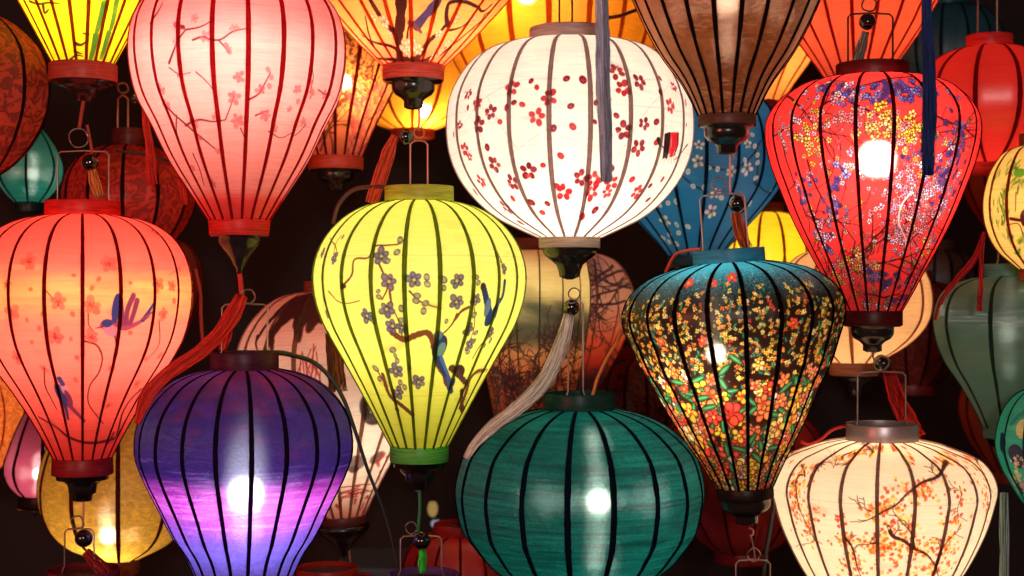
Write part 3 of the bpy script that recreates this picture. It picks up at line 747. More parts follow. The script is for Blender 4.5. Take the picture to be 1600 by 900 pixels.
def paint_red():
    c = Canvas(1363, P_G, rgb(234, 50, 46))
    ink = rgb(70, 8, 14)
    cols = {'b': [rgb(60, 84, 170), rgb(108, 136, 206), rgb(42, 52, 130)], 'y': [rgb(238, 190, 50), rgb(250, 218, 110)], 'w': [rgb(246, 220, 214), rgb(236, 170, 180), rgb(206, 190, 226)], 'p': [rgb(246, 150, 150), rgb(240, 110, 116)]}
    def spray(cx_, cy_, sx, sy, n, keys, z=(2.6, 5)):
        for k in range(n):
            x = rng.normal(cx_, sx); y = rng.normal(cy_, sy)
            if k % 2 or y < 123 or y > 486 or abs(x - 1363) > 0.98 * c.r(y): continue
            q = cols[keys[rng.randint(len(keys))]]
            c.blossom(x, y, rng.uniform(*z), q[rng.randint(len(q))], cen=ink, rim=ink, gap=0.62, pr=0.45)
    def bloom(x, y):
        if rng.rand() < 0.4: spray(x, y, 4, 4, 1, 'ppwy', (2.2, 4))
    for x, y, an, L in [(1205, 215, -0.5, 120), (1230, 150, 0.9, 110), (1330, 160, 0.2, 110), (1400, 195, 0.05, 110), (1460, 180, 0.6, 70), (1215, 230, 1.2, 140), (1260, 250, 1.1, 150), (1425, 330, -1.2, 150), (1440, 240, 1.6, 130), (1480, 290, 1.9, 130), (1320, 405, -0.25, 110), (1340, 420, -0.3, 110), (1350, 460, -0.2, 80), (1390, 345, 2.4, 90), (1290, 160, -0.3, 140), (1270, 330, 1.1, 110)]:
        c.twig(x, y, an, L, 3.2, 2, ink, bloom)
    spray(1300, 140, 22, 6, 60, 'bbbw'); spray(1410, 140, 34, 9, 190, 'bbbb'); spray(1325, 150, 20, 7, 50, 'bbw')
    spray(1385, 195, 18, 14, 70, 'yyyy', (4, 7)); spray(1418, 200, 14, 16, 60, 'yyp', (3.5, 6)); spray(1330, 180, 22, 14, 60, 'pp'); spray(1260, 190, 18, 16, 60, 'pwy'); spray(1225, 215, 10, 12, 45, 'ppw')
    spray(1258, 212, 6, 8, 10, 'yy', (5, 7)); spray(1270, 235, 12, 14, 30, 'yy'); spray(1320, 265, 13, 10, 22, 'wb', (4.5, 7)); spray(1300, 300, 8, 18, 30, 'wbb'); spray(1255, 290, 8, 16, 45, 'bbw'); spray(1285, 375, 10, 16, 36, 'wbw', (3, 6)); spray(1305, 340, 14, 10, 60, 'bbw', (2, 3.6))
    spray(1435, 290, 30, 30, 300, 'wwpp', (2.4, 5)); spray(1470, 300, 14, 30, 110, 'wpb'); spray(1500, 220, 8, 30, 70, 'bbb'); spray(1480, 270, 12, 18, 70, 'bbw'); spray(1405, 330, 16, 34, 110, 'wwp', (2.2, 4.5)); spray(1440, 240, 18, 20, 90, 'wypb')
    spray(1430, 350, 18, 22, 120, 'wpp', (2, 4)); spray(1320, 420, 12, 8, 30, 'yp'); spray(1345, 415, 18, 8, 40, 'pyw'); spray(1400, 440, 26, 8, 60, 'bbw', (2.2, 4)); spray(1380, 430, 10, 10, 24, 'b'); spray(1370, 477, 16, 4, 16, 'wp', (4, 6)); spray(1405, 472, 6, 4, 12, 'b'); spray(1365, 350, 40, 60, 90, 'ypw', (1.8, 3.2)); spray(1300, 440, 12, 16, 40, 'yyp', (2, 4)); spray(1450, 380, 8, 14, 26, 'yw')
    # pale trunk with a peeled highlight
    c.stroke([(1425, 300), (1410, 320), (1405, 345), (1415, 375), (1412, 400)], 2.6, rgb(240, 180, 170), 0.7, w1=1.2)
    c.stroke([(1330, 210), (1338, 225), (1342, 245)], 4, rgb(226, 150, 90), 0.7, w1=2)
    return c.image('print_red_plum')

def paint_cream():
    c = Canvas(1378, P_I, rgb(250, 226, 196))
    c.grad([(687, rgb(248, 220, 192)), (760, rgb(252, 238, 214)), (965, rgb(250, 230, 200))])
    ink = rgb(70, 30, 26)
    cols = [rgb(230, 84, 44), rgb(238, 112, 52), rgb(242, 150, 66), rgb(240, 200, 84), rgb(212, 62, 42), rgb(236, 212, 108)]
    def leaf(x, y, z=None, warm=True):
        z = z or rng.uniform(1.8, 3.7)
        q = cols[rng.choice([0, 0, 1, 1, 2, 3, 4, 5])]
        c.blossom(x, y, z, q, gap=0.5, pr=0.5, alpha=0.9, n=4)
    def cloud(x, y, sx, sy, n):
        for k in range(int(n * 0.8)): leaf(x + rng.normal(0, sx * 0.85), y + rng.normal(0, sy * 0.85))
    def bl(x, y):
        for k in range(2): leaf(x + rng.normal(0, 4), y + rng.normal(0, 4))
    BR = []
    for pts, w in [([(1330, 708), (1345, 704), (1360, 690)], 2.4), ([(1352, 688), (1338, 698), (1318, 706), (1295, 712)], 3), ([(1480, 720), (1465, 745), (1440, 755), (1420, 770), (1400, 790), (1380, 800), (1362, 810)], 4.5), ([(1500, 702), (1520, 712), (1534, 728), (1545, 752)], 4), ([(1388, 822), (1395, 838), (1412, 845), (1430, 858), (1450, 868), (1462, 885)], 6), ([(1372, 848), (1360, 850)], 4),
                   ([(1430, 858), (1422, 830), (1408, 815)], 3), ([(1462, 885), (1470, 860), (1486, 840)], 4), ([(1240, 720), (1240, 760), (1248, 800), (1262, 825)], 3.4), ([(1262, 760), (1268, 740), (1275, 725)], 2.4), ([(1320, 840), (1328, 850), (1340, 890)], 4), ([(1262, 830), (1272, 845), (1265, 848)], 1.6), ([(1360, 800), (1352, 795)], 2), ([(1500, 760), (1503, 772), (1500, 785)], 2)]:
        BR.append((pts, w))
        for (x, y) in pts: cloud(x, y, 7, 6, 6)
    cloud(1395, 790, 22, 10, 70); cloud(1430, 765, 22, 9, 46); cloud(1375, 800, 10, 10, 30); cloud(1385, 850, 24, 12, 90); cloud(1370, 856, 14, 8, 50); cloud(1445, 855, 22, 9, 60); cloud(1480, 715, 14, 8, 46); cloud(1515, 712, 14, 8, 46); cloud(1243, 785, 9, 26, 100); cloud(1265, 815, 9, 14, 70); cloud(1235, 740, 9, 16, 40); cloud(1312, 815, 6, 9, 22); cloud(1318, 845, 12, 6, 26)
    cloud(1330, 885, 14, 14, 50); cloud(1490, 815, 12, 9, 36); cloud(1482, 855, 10, 16, 60); cloud(1455, 890, 24, 8, 70); cloud(1545, 775, 5, 26, 50); cloud(1395, 700, 14, 3, 12); cloud(1305, 710, 8, 4, 14); cloud(1425, 720, 5, 10, 10); cloud(1528, 740, 10, 12, 24); cloud(1445, 775, 14, 8, 26); cloud(1420, 820, 10, 12, 36); cloud(1400, 890, 30, 20, 40)
    for pts, w in BR:
        c.stroke(pts, w * 0.85, ink, 0.8, w1=w * 0.4, jit=0.6)
        x, y = pts[-1]; c.twig(x, y, math.atan2(y - pts[-2][1], x - pts[-2][0]), 22, w * 0.35, 1, ink, None, 0.7)
        x, y = pts[1]; c.twig(x, y, rng.uniform(-2.5, -0.6), 18, w * 0.3, 1, ink, None, 0.65)
    for k in range(60): x, y = BR[k % len(BR)][0][k % 2]; leaf(x + rng.normal(0, 7), y + rng.normal(0, 7))
    return c.image('print_cream_maple')

def paint_peach():
    c = Canvas(646, P_K, rgb(252, 176, 92))
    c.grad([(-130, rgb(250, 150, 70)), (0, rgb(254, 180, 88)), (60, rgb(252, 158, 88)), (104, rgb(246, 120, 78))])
    ink = rgb(62, 16, 18)
    for pts, w, w1 in [([(632, -40), (627, 0), (625, 40), (622, 60)], 22, 12), ([(643, 100), (625, 90), (624, 70), (616, 50), (602, 38), (590, 20), (572, -10)], 12, 6), ([(645, 102), (657, 85), (670, 65), (690, 48), (700, 35)], 9, 4), ([(648, 102), (670, 92), (690, 80), (705, 65)], 7, 2.5), ([(640, 98), (620, 94), (596, 92), (586, 92)], 6, 3), ([(626, 80), (610, 72), (585, 66), (565, 55)], 5, 2), ([(700, 40), (699, 20), (703, 5), (725, 2), (748, 12), (755, 18), (770, 8)], 6, 3),
                       ([(690, 85), (715, 65), (740, 45), (765, 25)], 4, 2), ([(700, 48), (722, 42), (738, 28)], 3, 2), ([(584, 72), (575, 50), (570, 25)], 3, 2), ([(636, 60), (640, 40), (655, 30)], 3, 2)]:
        c.stroke(pts, w, ink, 0.97, w1=w1, jit=0.35)
    c.ell(642, 98, 16, 9, 0, ink)
    c.stroke([(652, 40), (668, 20), (680, 5)], 14, rgb(66, 44, 84), 1, w1=8); c.ell(676, 12, 16, 7, -0.9, rgb(74, 50, 92)); c.stroke([(640, 36), (650, 42), (658, 50)], 7, rgb(110, 50, 60), 1, w1=4)
    for x, y, z in [(600, 34, 9), (632, 72, 8), (645, 70, 9), (655, 78, 7), (638, 82, 6), (686, 52, 5), (678, 88, 5), (690, 80, 5), (700, 68, 5), (582, 30, 6), (560, 60, 6), (740, 32, 8), (714, 30, 6), (612, 55, 5)]:
        c.blossom(x, y, z, rgb(254, 200, 150), rim=rgb(200, 110, 90), alpha=0.75)
    return c.image('print_peach_bird')

def paint_topyellow(prof):
    c = Canvas(130, prof, rgb(246, 214, 26))
    ink = rgb(70, 40, 24)
    for pts, w in [([(45, 2), (60, 6), (72, 4), (92, 5)], 4), ([(66, 8), (69, 20), (75, 14)], 5), ([(118, 68), (126, 70), (134, 66)], 5), ([(110, 92), (120, 86), (130, 88)], 3), ([(116, 80), (128, 84)], 3), ([(130, 52), (140, 54)], 2)]:
        c.stroke(pts, w, ink, 0.9, w1=w * 0.4)
    for pts in [[(163, 5), (157, 30), (152, 48)], [(185, 2), (180, 30), (176, 45)], [(150, 55), (146, 78), (142, 92)], [(172, 52), (165, 75), (160, 90)]]:
        c.stroke(pts, 9, rgb(70, 110, 30), 0.9, w1=7)
    return c.image('print_yellow_bamboo')

P_W = [(-70, 48), (-62, 90), (-40, 122), (0, 140), (30, 139), (60, 128), (100, 110), (139, 91), (200, 60), (247, 40)]
def paint_treeorange():
    c = Canvas(525, P_W, rgb(240, 132, 60))
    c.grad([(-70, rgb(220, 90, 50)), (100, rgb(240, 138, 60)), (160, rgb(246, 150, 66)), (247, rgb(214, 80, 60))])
    ink = rgb(92, 30, 20)
    for k in range(700):
        x = rng.uniform(500, 625); y = rng.uniform(50, 165)
        if rng.rand() < 0.85: c.ell(x, y, rng.uniform(1, 4), rng.uniform(0.8, 2), rng.uniform(0, 3), ink, 0.75)
    for x, y, an, L in [(500, 235, -1.2, 90), (520, 240, -1.5, 90), (490, 230, -0.9, 60), (545, 235, -1.2, 110), (560, 240, -1.1, 80)]:
        c.twig(x, y, an, L, 3.4, 2, ink)
    c.stroke([(485, 210), (505, 205), (522, 208)], 3, ink); c.stroke([(490, 180), (510, 178), (525, 175)], 2, ink)
    for k in range(260):
        x = rng.uniform(545, 620); y = rng.uniform(130, 247); c.ell(x, y, rng.uniform(2, 5), rng.uniform(2, 7), -0.4, rgb(206, 60, 70) if rng.rand() < .6 else rgb(246, 150, 110), 0.45)
    return c.image('print_orange_trees')

P_X = [(455, 46), (459, 75), (468, 97), (487, 120), (520, 144), (547, 154), (580, 155), (620, 140), (680, 106), (720, 83), (763, 58), (807, 35)]
def paint_ink():
    c = Canvas(519, P_X, rgb(238, 178, 152))
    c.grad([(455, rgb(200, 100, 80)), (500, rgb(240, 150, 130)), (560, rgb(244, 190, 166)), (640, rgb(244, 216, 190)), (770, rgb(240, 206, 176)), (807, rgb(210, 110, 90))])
    ink = rgb(64, 18, 18); red = rgb(176, 34, 34)
    for pts, w, w1 in [([(480, 462), (450, 470), (425, 490), (405, 510), (395, 525)], 16, 5), ([(470, 470), (440, 495), (420, 520), (418, 545)], 26, 6), ([(490, 475), (465, 500), (462, 530)], 34, 8), ([(495, 480), (478, 515)], 28, 10), ([(500, 470), (440, 478)], 22, 12), ([(395, 520), (392, 535), (395, 545)], 5, 2), ([(430, 485), (470, 492), (500, 500)], 14, 10), ([(407, 548), (418, 530)], 4, 1)]:
        c.stroke(pts, w, ink, 0.82, w1=w1, jit=0.4, soft=3)
    for k in range(12):
        x = 470 + rng.uniform(-12, 40); y = 535 + rng.uniform(-8, 40)
        c.stroke([(x, y), (x + rng.uniform(-8, 8), y + 20), (x + rng.uniform(-6, 6), y + 45)], 1.6, red, 0.7)
    c.ell(568, 635, 14, 20, 0, rgb(70, 54, 50), 0.9, 4); c.ell(575, 655, 18, 12, 0.3, rgb(60, 44, 40), 0.9, 4); c.ell(575, 640, 4, 10, 0.2, rgb(190, 170, 150), 0.8)
    c.ell(545, 725, 16, 12, 0, rgb(110, 86, 76), 0.9, 4); c.ell(578, 718, 14, 9, -0.3, rgb(90, 60, 52), 0.8, 4); c.ell(540, 735, 8, 6, 0, rgb(60, 40, 36), 0.8, 3)
    for k in range(10):
        x = 510 + rng.uniform(0, 50); y = 755 + rng.uniform(0, 30)
        c.stroke([(x, y), (x + 14, y - 4 + rng.uniform(-6, 6)), (x + 30, y + rng.uniform(-8, 10))], 1.8, red, 0.85)
    for k in range(14): c.ell(510 + rng.uniform(0, 60), 770 + rng.uniform(0, 30), 3.4, 2.2, rng.uniform(0, 3), red, 0.85)
    for k in range(60): c.ell(600 + rng.uniform(-22, 14), 735 + rng.uniform(-24, 50), 5, 3, rng.uniform(0, 3), rgb(170, 50, 40), 0.6)
    return c.image('print_ink_landscape')

P_Y1 = [(392, 64), (400, 80), (430, 90), (470, 92), (520, 87), (560, 80), (600, 70), (650, 60)]
def paint_dusk():
    c = Canvas(832, P_Y1, rgb(150, 130, 80))
    c.grad([(392, rgb(160, 112, 76)), (420, rgb(214, 190, 128)), (450, rgb(214, 196, 130)), (482, rgb(180, 164, 104)), (508, rgb(64, 62, 48)), (526, rgb(70, 62, 46)), (548, rgb(196, 132, 80)), (580, rgb(200, 104, 58)), (650, rgb(150, 40, 28))])
    for k in range(160):
        x = rng.uniform(745, 920); y = 440 + (x - 745) * 0.36 + rng.normal(0, 12)
        c.ell(x, y, rng.uniform(10, 30), rng.uniform(4, 9), 0.35, rgb(40, 44, 36) if y > 470 else rgb(160, 146, 90), 0.14, 6)
    ink = rgb(40, 10, 10)
    for x in range(745, 915, 9):
        c.twig(x, 650, -1.57 + rng.normal(0, 0.25), rng.uniform(55, 100), 3.4, 3, ink, spread=0.7)
    for k in range(500): c.ell(rng.uniform(745, 912), rng.uniform(595, 650), 2.4, 1.6, rng.uniform(0, 3), rgb(150, 40, 26) if rng.rand() < 0.5 else ink, 0.8)
    return c.image('print_dusk_trees')

P_Y2 = [(395, 40), (400, 65), (410, 85), (432, 101), (451, 109), (480, 110), (525, 99), (569, 78), (610, 50), (628, 36)]
def paint_baretree():
    c = Canvas(880, P_Y2, rgb(180, 110, 90))
    c.grad([(395, rgb(150, 100, 90)), (470, rgb(190, 134, 112)), (500, rgb(186, 110, 84)), (530, rgb(190, 74, 44)), (565, rgb(150, 40, 24)), (590, rgb(50, 18, 24)), (628, rgb(30, 12, 20))])
    ink = rgb(44, 24, 34)
    for x, y, an, L in [(990, 440, 2.5, 90), (985, 420, 2.7, 90), (980, 470, 2.8, 90), (985, 500, 2.4, 110), (985, 450, 3.2, 80), (975, 520, 2.3, 90), (960, 415, 2.2, 60), (930, 405, 1.4, 70), (975, 435, 2.0, 70)]:
        c.twig(x, y, an, L, 4, 3, ink, spread=0.8)
    return c.image('print_bare_tree')

P_Z = [(130, 40), (138, 75), (158, 106), (190, 129), (230, 140), (265, 140), (294, 131), (320, 112), (350, 85), (380, 58), (400, 42)]
def paint_blue():
    c = Canvas(1085, P_Z, rgb(26, 112, 156))
    w = rgb(222, 206, 190); ink = rgb(16, 40, 60)
    for pts in [[(1090, 250), (1130, 265), (1150, 262), (1180, 240), (1190, 220)], [(1180, 285), (1200, 300), (1212, 310)], [(1060, 270), (1085, 290), (1105, 300)], [(1183, 230), (1186, 260), (1182, 290)]]: c.stroke(pts, 3, ink, 0.8)
    for x, y, z in [(1091, 251, 11), (1143, 268, 9), (1170, 262, 11), (1112, 330, 10), (1038, 345, 9), (1158, 332, 8), (1118, 302, 9), (1092, 226, 8), (1005, 355, 8), (1170, 225, 8), (1207, 298, 8), (1060, 230, 8)]:
        c.blossom(x, y, z, w, cen=rgb(90, 70, 70), rim=rgb(60, 90, 110), gap=0.64, pr=0.38, alpha=0.95)
    for x, y in [(1108, 262), (1122, 264), (1083, 291), (1100, 293), (1128, 309), (1056, 315), (1043, 317), (1057, 351), (1075, 354), (1060, 364), (1046, 367), (1036, 372), (1045, 378), (1057, 381), (1182, 228), (1186, 242), (1186, 254), (1183, 278), (1166, 250), (1173, 318), (1150, 318), (1030, 320), (1075, 268), (1178, 210)]:
        c.ell(x, y, 4.4, 3.4, random.random() * 3, w, 0.95); c.ell(x, y, 1.2, None, 0, rgb(150, 120, 110))
    return c.image('print_blue_blossom')

P_Q = [(228, 30), (236, 52), (258, 70), (290, 82), (325, 86), (360, 80), (390, 65), (412, 42), (422, 30)]
def paint_leafcream():
    c = Canvas(1626, P_Q, rgb(244, 206, 116))
    g = [rgb(96, 130, 30), rgb(150, 160, 50), rgb(70, 104, 30)]
    for k in range(46):
        x = rng.uniform(1541, 1600); y = rng.uniform(255, 400)
        if 1565 < x and 300 < y < 370: continue
        for q in range(3):
            c.ell(x + rng.normal(0, 4), y + rng.normal(0, 4), 1.6, rng.uniform(4, 9), rng.uniform(-1, 1), g[rng.randint(3)], 0.8)
    c.ell(1592, 270, 9, 7, 0, rgb(96, 150, 40))
    c.ell(1600, 341, 7, 13, 0, rgb(70, 20, 20)); c.stroke([(1578, 342), (1592, 344)], 5, rgb(80, 24, 20)); c.stroke([(1585, 330), (1586, 300)], 1.5, rgb(120, 70, 40)); c.stroke([(1570, 352), (1590, 350), (1597, 365)], 1.5, rgb(110, 50, 30))
    return c.image('print_cream_leaves')

P_S = [(606, 30), (616, 50), (636, 68), (668, 80), (695, 83), (730, 74), (760, 58), (785, 42), (798, 30)]
def paint_patch():
    c = Canvas(1641, P_S, rgb(44, 160, 130))
    nv = rgb(24, 34, 66)
    c.stroke([(1560, 690), (1580, 712), (1602, 720), (1625, 715)], 30, nv, 1); c.stroke([(1562, 705), (1572, 735), (1590, 765)], 10, nv)
    c.ell(1596, 670, 13, 15, 0, rgb(226, 190, 124)); c.stroke([(1570, 660), (1580, 645), (1600, 640)], 7, rgb(30, 120, 110))
    for k in range(70): c.blossom(rng.uniform(1562, 1615), rng.uniform(712, 770), rng.uniform(2, 4), [rgb(220, 130, 120), rgb(236, 200, 190), rgb(220, 180, 90)][rng.randint(3)])
    return c.image('print_teal_patchwork')

# ------------------------------------------------------------------ the setting
def build_setting():
    m = principled('dark_wall', rgb(30, 20, 20), rough=0.85, noise=0.5, nscale=5, bump=0.3)
    v, f = [], []
    X, Y0, Y1, Z0, Z1 = 3.2, 1.7, 1.78, -0.2, 4.2
    v = [(-X, Y0, Z0), (X, Y0, Z0), (X, Y1, Z0), (-X, Y1, Z0), (-X, Y0, Z1), (X, Y0, Z1), (X, Y1, Z1), (-X, Y1, Z1)]
    f = [(0, 1, 5, 4), (1, 2, 6, 5), (2, 3, 7, 6), (3, 0, 4, 7), (4, 5, 6, 7), (3, 2, 1, 0)]
    w = mesh_obj('wall', v, f, m, smooth=False)
    w['kind'] = 'structure'; w['label'] = 'dark shop wall lost in shadow behind all the lanterns'
build_setting()

# ------------------------------------------------------------------ front lanterns
RB = 0.022
lantern('large salmon pink lantern with faint plum blossom twigs, above the purple one', 374, 0.0, P_A,
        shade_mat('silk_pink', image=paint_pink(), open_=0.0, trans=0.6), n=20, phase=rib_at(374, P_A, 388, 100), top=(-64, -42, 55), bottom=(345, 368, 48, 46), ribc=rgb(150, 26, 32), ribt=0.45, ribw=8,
        bulb=(104, 88, RB, WHITE, 0.0, -0.05), finial=('drop', 33, 60), cap_c=rgb(224, 60, 56), band_c=rgb(255, 62, 56), band_t=0.45, bail=(345, 405, -130, 375, -142, 12),
        hook=[('cord', [(374, 424), (376, 440), (378, 462)], 4, principled('red_cord', rgb(190, 36, 30), rough=0.8))])

lantern('coral red lantern with painted amber glow and two small blue birds, at the left edge', 129, 0.0, P_B,
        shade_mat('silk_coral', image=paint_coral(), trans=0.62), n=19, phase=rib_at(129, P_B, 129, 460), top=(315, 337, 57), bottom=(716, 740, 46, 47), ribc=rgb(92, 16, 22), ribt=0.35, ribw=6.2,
        bulb=(470, 112, RB, WHITE, 0.02, -0.02), finial=('spool', 40, 42), cap_c=rgb(246, 50, 44), cap_t=0.4, band_c=rgb(150, 28, 32), bail=(90, 170, 237, 124, 216, 15),
        hook=[('cord', [(130, 780), (131, 800), (129, 826)], 1.8, M_PINKWIRE)])

lantern('purple satin lantern with a magenta band and a bright bulb showing through', 382, 0.0, P_C,
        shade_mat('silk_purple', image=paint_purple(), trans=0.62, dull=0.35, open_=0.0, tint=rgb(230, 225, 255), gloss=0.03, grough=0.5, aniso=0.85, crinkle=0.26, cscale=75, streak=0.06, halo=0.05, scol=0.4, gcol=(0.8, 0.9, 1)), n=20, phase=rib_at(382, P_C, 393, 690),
        top=(550, 577, 53), bottom=(945, 968, 51), ribc=rgb(26, 14, 40), ribt=0.12, ribw=8.0, bulb=(766, 80, 0.027, COOL, 0.012, -0.05, 0.95), cap_c=rgb(74, 24, 52), finial=('cup', 40, 50),
        bail=(347, 418, 476, 388, 463, 11), bail_m=M_WIRE)

lantern('bright yellow lantern painted with dark birds on a blossoming branch, green band below', 655, 0.0, P_D,
        shade_mat('silk_yellow', image=paint_yellow(), trans=0.62, weave=0.06), n=20, phase=rib_at(655, P_D, 632, 433), top=(292, 315, 54), bottom=(697, 720, 46), ribc=rgb(96, 112, 44), ribt=0.45, ribw=7.6,
        bulb=(455, 92, RB, WHITE), finial=('spool', 40, 44), cap_c=rgb(216, 224, 84), cap_t=0.45, band_c=rgb(120, 222, 96), band_t=0.5, bail=(641, 668, 221, 655, 208, 8), bail_m=M_PINKWIRE,
        hook=[('cord', [(655, 762), (656, 790), (653, 832)], 2.6, principled('green_cord', rgb(36, 120, 70), rough=0.7)), ('loop', [(624, 724), (628, 738), (640, 748), (645, 762), (652, 768)], 1.2, M_WIRE)])

lantern('wide white lantern with scattered red plum blossoms', 890, 0.0, P_E,
        shade_mat('silk_white', image=paint_white(), trans=0.6, weave=0.10), n=20, phase=rib_at(890, P_E, 858, 200), top=(46, 66, 63), bottom=(371, 387, 48), ribc=rgb(150, 118, 118), ribt=0.45, ribw=8,
        bulb=(236, 90, 0.024, WHITE, 0.0, -0.03), finial=('cup', 42, 50), cap_c=rgb(206, 176, 170), band_c=rgb(226, 214, 190), band_t=0.35, bail=(874, 894, -60, 884, -72, 10), bail_m=M_WIRED)

lantern('black lantern crowded with yellow, orange and red flowers under a blue collar', 1138, -0.12, P_F,
        shade_mat('silk_black', image=paint_black(), trans=0.6, open_=0.0, halo=0.024, tint=rgb(255, 235, 190), gloss=0.03, grough=0.35, streak=0.004, scol=0.6, dull=0.75), n=20, phase=rib_at(1138, P_F, 1157, 480), top=(390, 411, 56), bottom=(762, 778, 44), ribc=rgb(20, 12, 10), ribt=0.08, ribw=8.3,
        bulb=(548, 300, 0.0125, WARM, -0.036, -0.05), finial=('bulb', 38, 42), cap_c=rgb(56, 150, 184), band_c=rgb(34, 20, 16), tilt=-4.0, bail=(1099, 1169, 304, 1130, 288, 11),
        hook=[('hook', [(1140, 826), (1146, 830), (1144, 838), (1140, 838)], 1.5, M_PINKWIRE), ('cord', [(1142, 838), (1145, 860), (1146, 878)], 1.3, M_WIRE)])

lantern('red lantern printed with blue, yellow and white plum sprays around a glaring bulb', 1363, 0.0, P_G,
        shade_mat('silk_red', image=paint_red(), trans=0.62, open_=0.0, tint=rgb(255, 240, 220), gloss=0.02, halo=0.085), n=19, phase=rib_at(1363, P_G, 1397, 200), top=(101, 122, 56), bottom=(487, 508, 46), ribc=rgb(62, 8, 12), ribt=0.2, ribw=6.3,
        bulb=(254, 75, 0.028, WHITE, -0.008, -0.06, 0.95), finial=('bulb', 33, 42), cap_c=rgb(110, 22, 24), band_c=rgb(88, 20, 20), bail=(1325, 1395, 22, 1357, 8, 11), bail_m=M_WIRED,
        hook=[('hook', [(1363, 549), (1365, 560), (1372, 570)], 1.5, M_WIRE)])

lantern('teal green satin lantern with a bulb gleaming through plain silk', 905, 0.0, P_H,
        shade_mat('silk_teal', color=rgb(16, 118, 108), trans=0.5, open_=0.0, tint=rgb(255, 250, 225), gloss=0.03, grough=0.5, aniso=0.85, slub=0.5, streak=0.12, halo=0.05, scol=0.3, gcol=(0.85, 0.95, 0.9), crinkle=0.32, cscale=85), n=18, phase=rib_at(905, P_H, 887, 770),
        top=(614, 640, 56), bottom=(928, 948, 54), ribc=rgb(12, 22, 36), ribt=0.06, ribw=10.1, bulb=(776, 100, 0.015, WHITE, 0.027, -0.05), cap_c=rgb(16, 60, 56), finial=('cup', 40, 50), tilt=0,
        bail=(888, 911, 470, 897, 459, 9), bail_m=M_WIRE)

lantern('cream lantern painted with orange maple branches, grey metal collar, lower right', 1378, 0.0, P_I,
        shade_mat('silk_cream', image=paint_cream(), trans=0.62, weave=0.08), n=20, phase=rib_at(1378, P_I, 1371, 745), top=(662, 688, 55), bottom=(965, 985, 54), ribc=rgb(120, 92, 92), ribt=0.42, ribw=6.6,
        bulb=(790, 84, RB, WARM), finial=('cup', 40, 50), cap_mat=principled('zinc_collar', rgb(170, 160, 162), rough=0.38, metal=0.7, noise=0.2, nscale=30), bail=(1340, 1415, 582, 1376, 567, 12), tilt=0)

# top row, cut by the photograph's upper edge
P_J = shift(P_D, -594)
lantern('yellow lantern with green bamboo strokes and brown base band, top left corner', 130, 0.0, P_J,
        shade_mat('silk_topyellow', image=paint_topyellow(P_J), trans=0.62), n=20, phase=4, top=(-302, -279, 54), bottom=(103, 128, 52), ribc=rgb(120, 50, 24), ribt=0.4, ribw=8.4,
        bulb=(-20, 90, RB, WARM), finial=('spool', 40, 30), cap_c=rgb(160, 60, 40), band_c=rgb(190, 74, 56),
        hook=[('cord', [(131, 155), (128, 172), (124, 200)], 3, principled('orange_cord', rgb(150, 60, 34), rough=0.8)), ('cord', [(136, 195), (140, 215), (144, 240)], 2.4, principled('rust_cord', rgb(150, 66, 36), rough=0.8))])
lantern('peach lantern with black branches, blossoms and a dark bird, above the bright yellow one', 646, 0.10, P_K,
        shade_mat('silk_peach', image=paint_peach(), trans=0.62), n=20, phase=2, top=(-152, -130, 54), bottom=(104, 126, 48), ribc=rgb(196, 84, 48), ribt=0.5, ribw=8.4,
        bulb=(10, 96, RB, WARM), finial=('bulb', 34, 44), cap_c=rgb(236, 96, 76), band_c=rgb(250, 104, 84),
        hook=[('cord', [(655, 170), (655, 185), (654, 204)], 2.0, M_PINKWIRE)])
lantern('brown gold brocade lantern with an added bulb, top centre right', 1136, -0.17, P_M,
        shade_mat('silk_brown', color=rgb(176, 98, 50), trans=0.4, gloss=0.34, grough=0.36, aniso=0.75, crinkle=0.24, cscale=70, brocade=0.25, dull=0.7, gcol=(1, 0.62, 0.38), streak=0.14, halo=0.02, scol=0.4), n=20, phase=1, top=(-176, -155, 54), bottom=(182, 197, 45), ribc=rgb(26, 14, 12), ribt=0.05, ribw=9.5,
        bulb=(0, 42, 0.018, WARM), finial=('bulb', 36, 44), cap_c=rgb(110, 70, 48), band_c=rgb(110, 70, 50),  # bulb added inside this unlit lantern to give its silk a highlight
        hook=[('cord', [(1141, 240), (1141, 265), (1141, 302)], 1.7, M_PINKWIRE), ('hook', [(1141, 240), (1147, 243), (1147, 247), (1142, 249)], 1.3, M_WIRE)])

# ------------------------------------------------------------------ lanterns behind
P_L1 = [(-20, 40), (-12, 70), (10, 98), (50, 118), (100, 122), (150, 106), (178, 84), (192, 62), (203, 34)]
lantern('amber globe lantern glowing behind the peach lantern', 645, 0.85, P_L1,
        shade_mat('silk_amber', color=rgb(250, 158, 40), trans=0.6, open_=0.0, tint=rgb(255, 240, 190), halo=0.08), n=16, phase=4, top=(-38, -20, 42), bottom=(203, 216, 34), ribc=rgb(150, 70, 30), ribt=0.4, ribw=6.7,
        bulb=(178, 190, 0.014, WARM, 0.03, -0.05), cap_c=rgb(150, 60, 30), band_c=rgb(170, 60, 30))
P_L2 = [(-190, 50), (-180, 92), (-150, 135), (-100, 162), (-50, 176), (-10, 178), (40, 172), (90, 158), (140, 126), (180, 86), (205, 50)]
lantern('large orange globe lantern behind the collar of the white one', 862, 0.50, P_L2,
        shade_mat('silk_orange', color=rgb(246, 150, 30), trans=0.6, open_=0.0, tint=rgb(255, 240, 190), halo=0.1, crinkle=0.08, cscale=40), n=18, phase=-3, top=(-210, -190, 54), bottom=(205, 225, 50), ribc=rgb(176, 92, 36), ribt=0.45, ribw=9.2,
        bulb=(10, 230, 0.016, WARM, -0.05, -0.12), cap_c=rgb(170, 80, 30))
P_N = [(-130, 48), (-121, 92), (-100, 128), (-70, 150), (-40, 153), (-15, 140), (0, 128), (50, 98), (97, 65), (128, 44)]
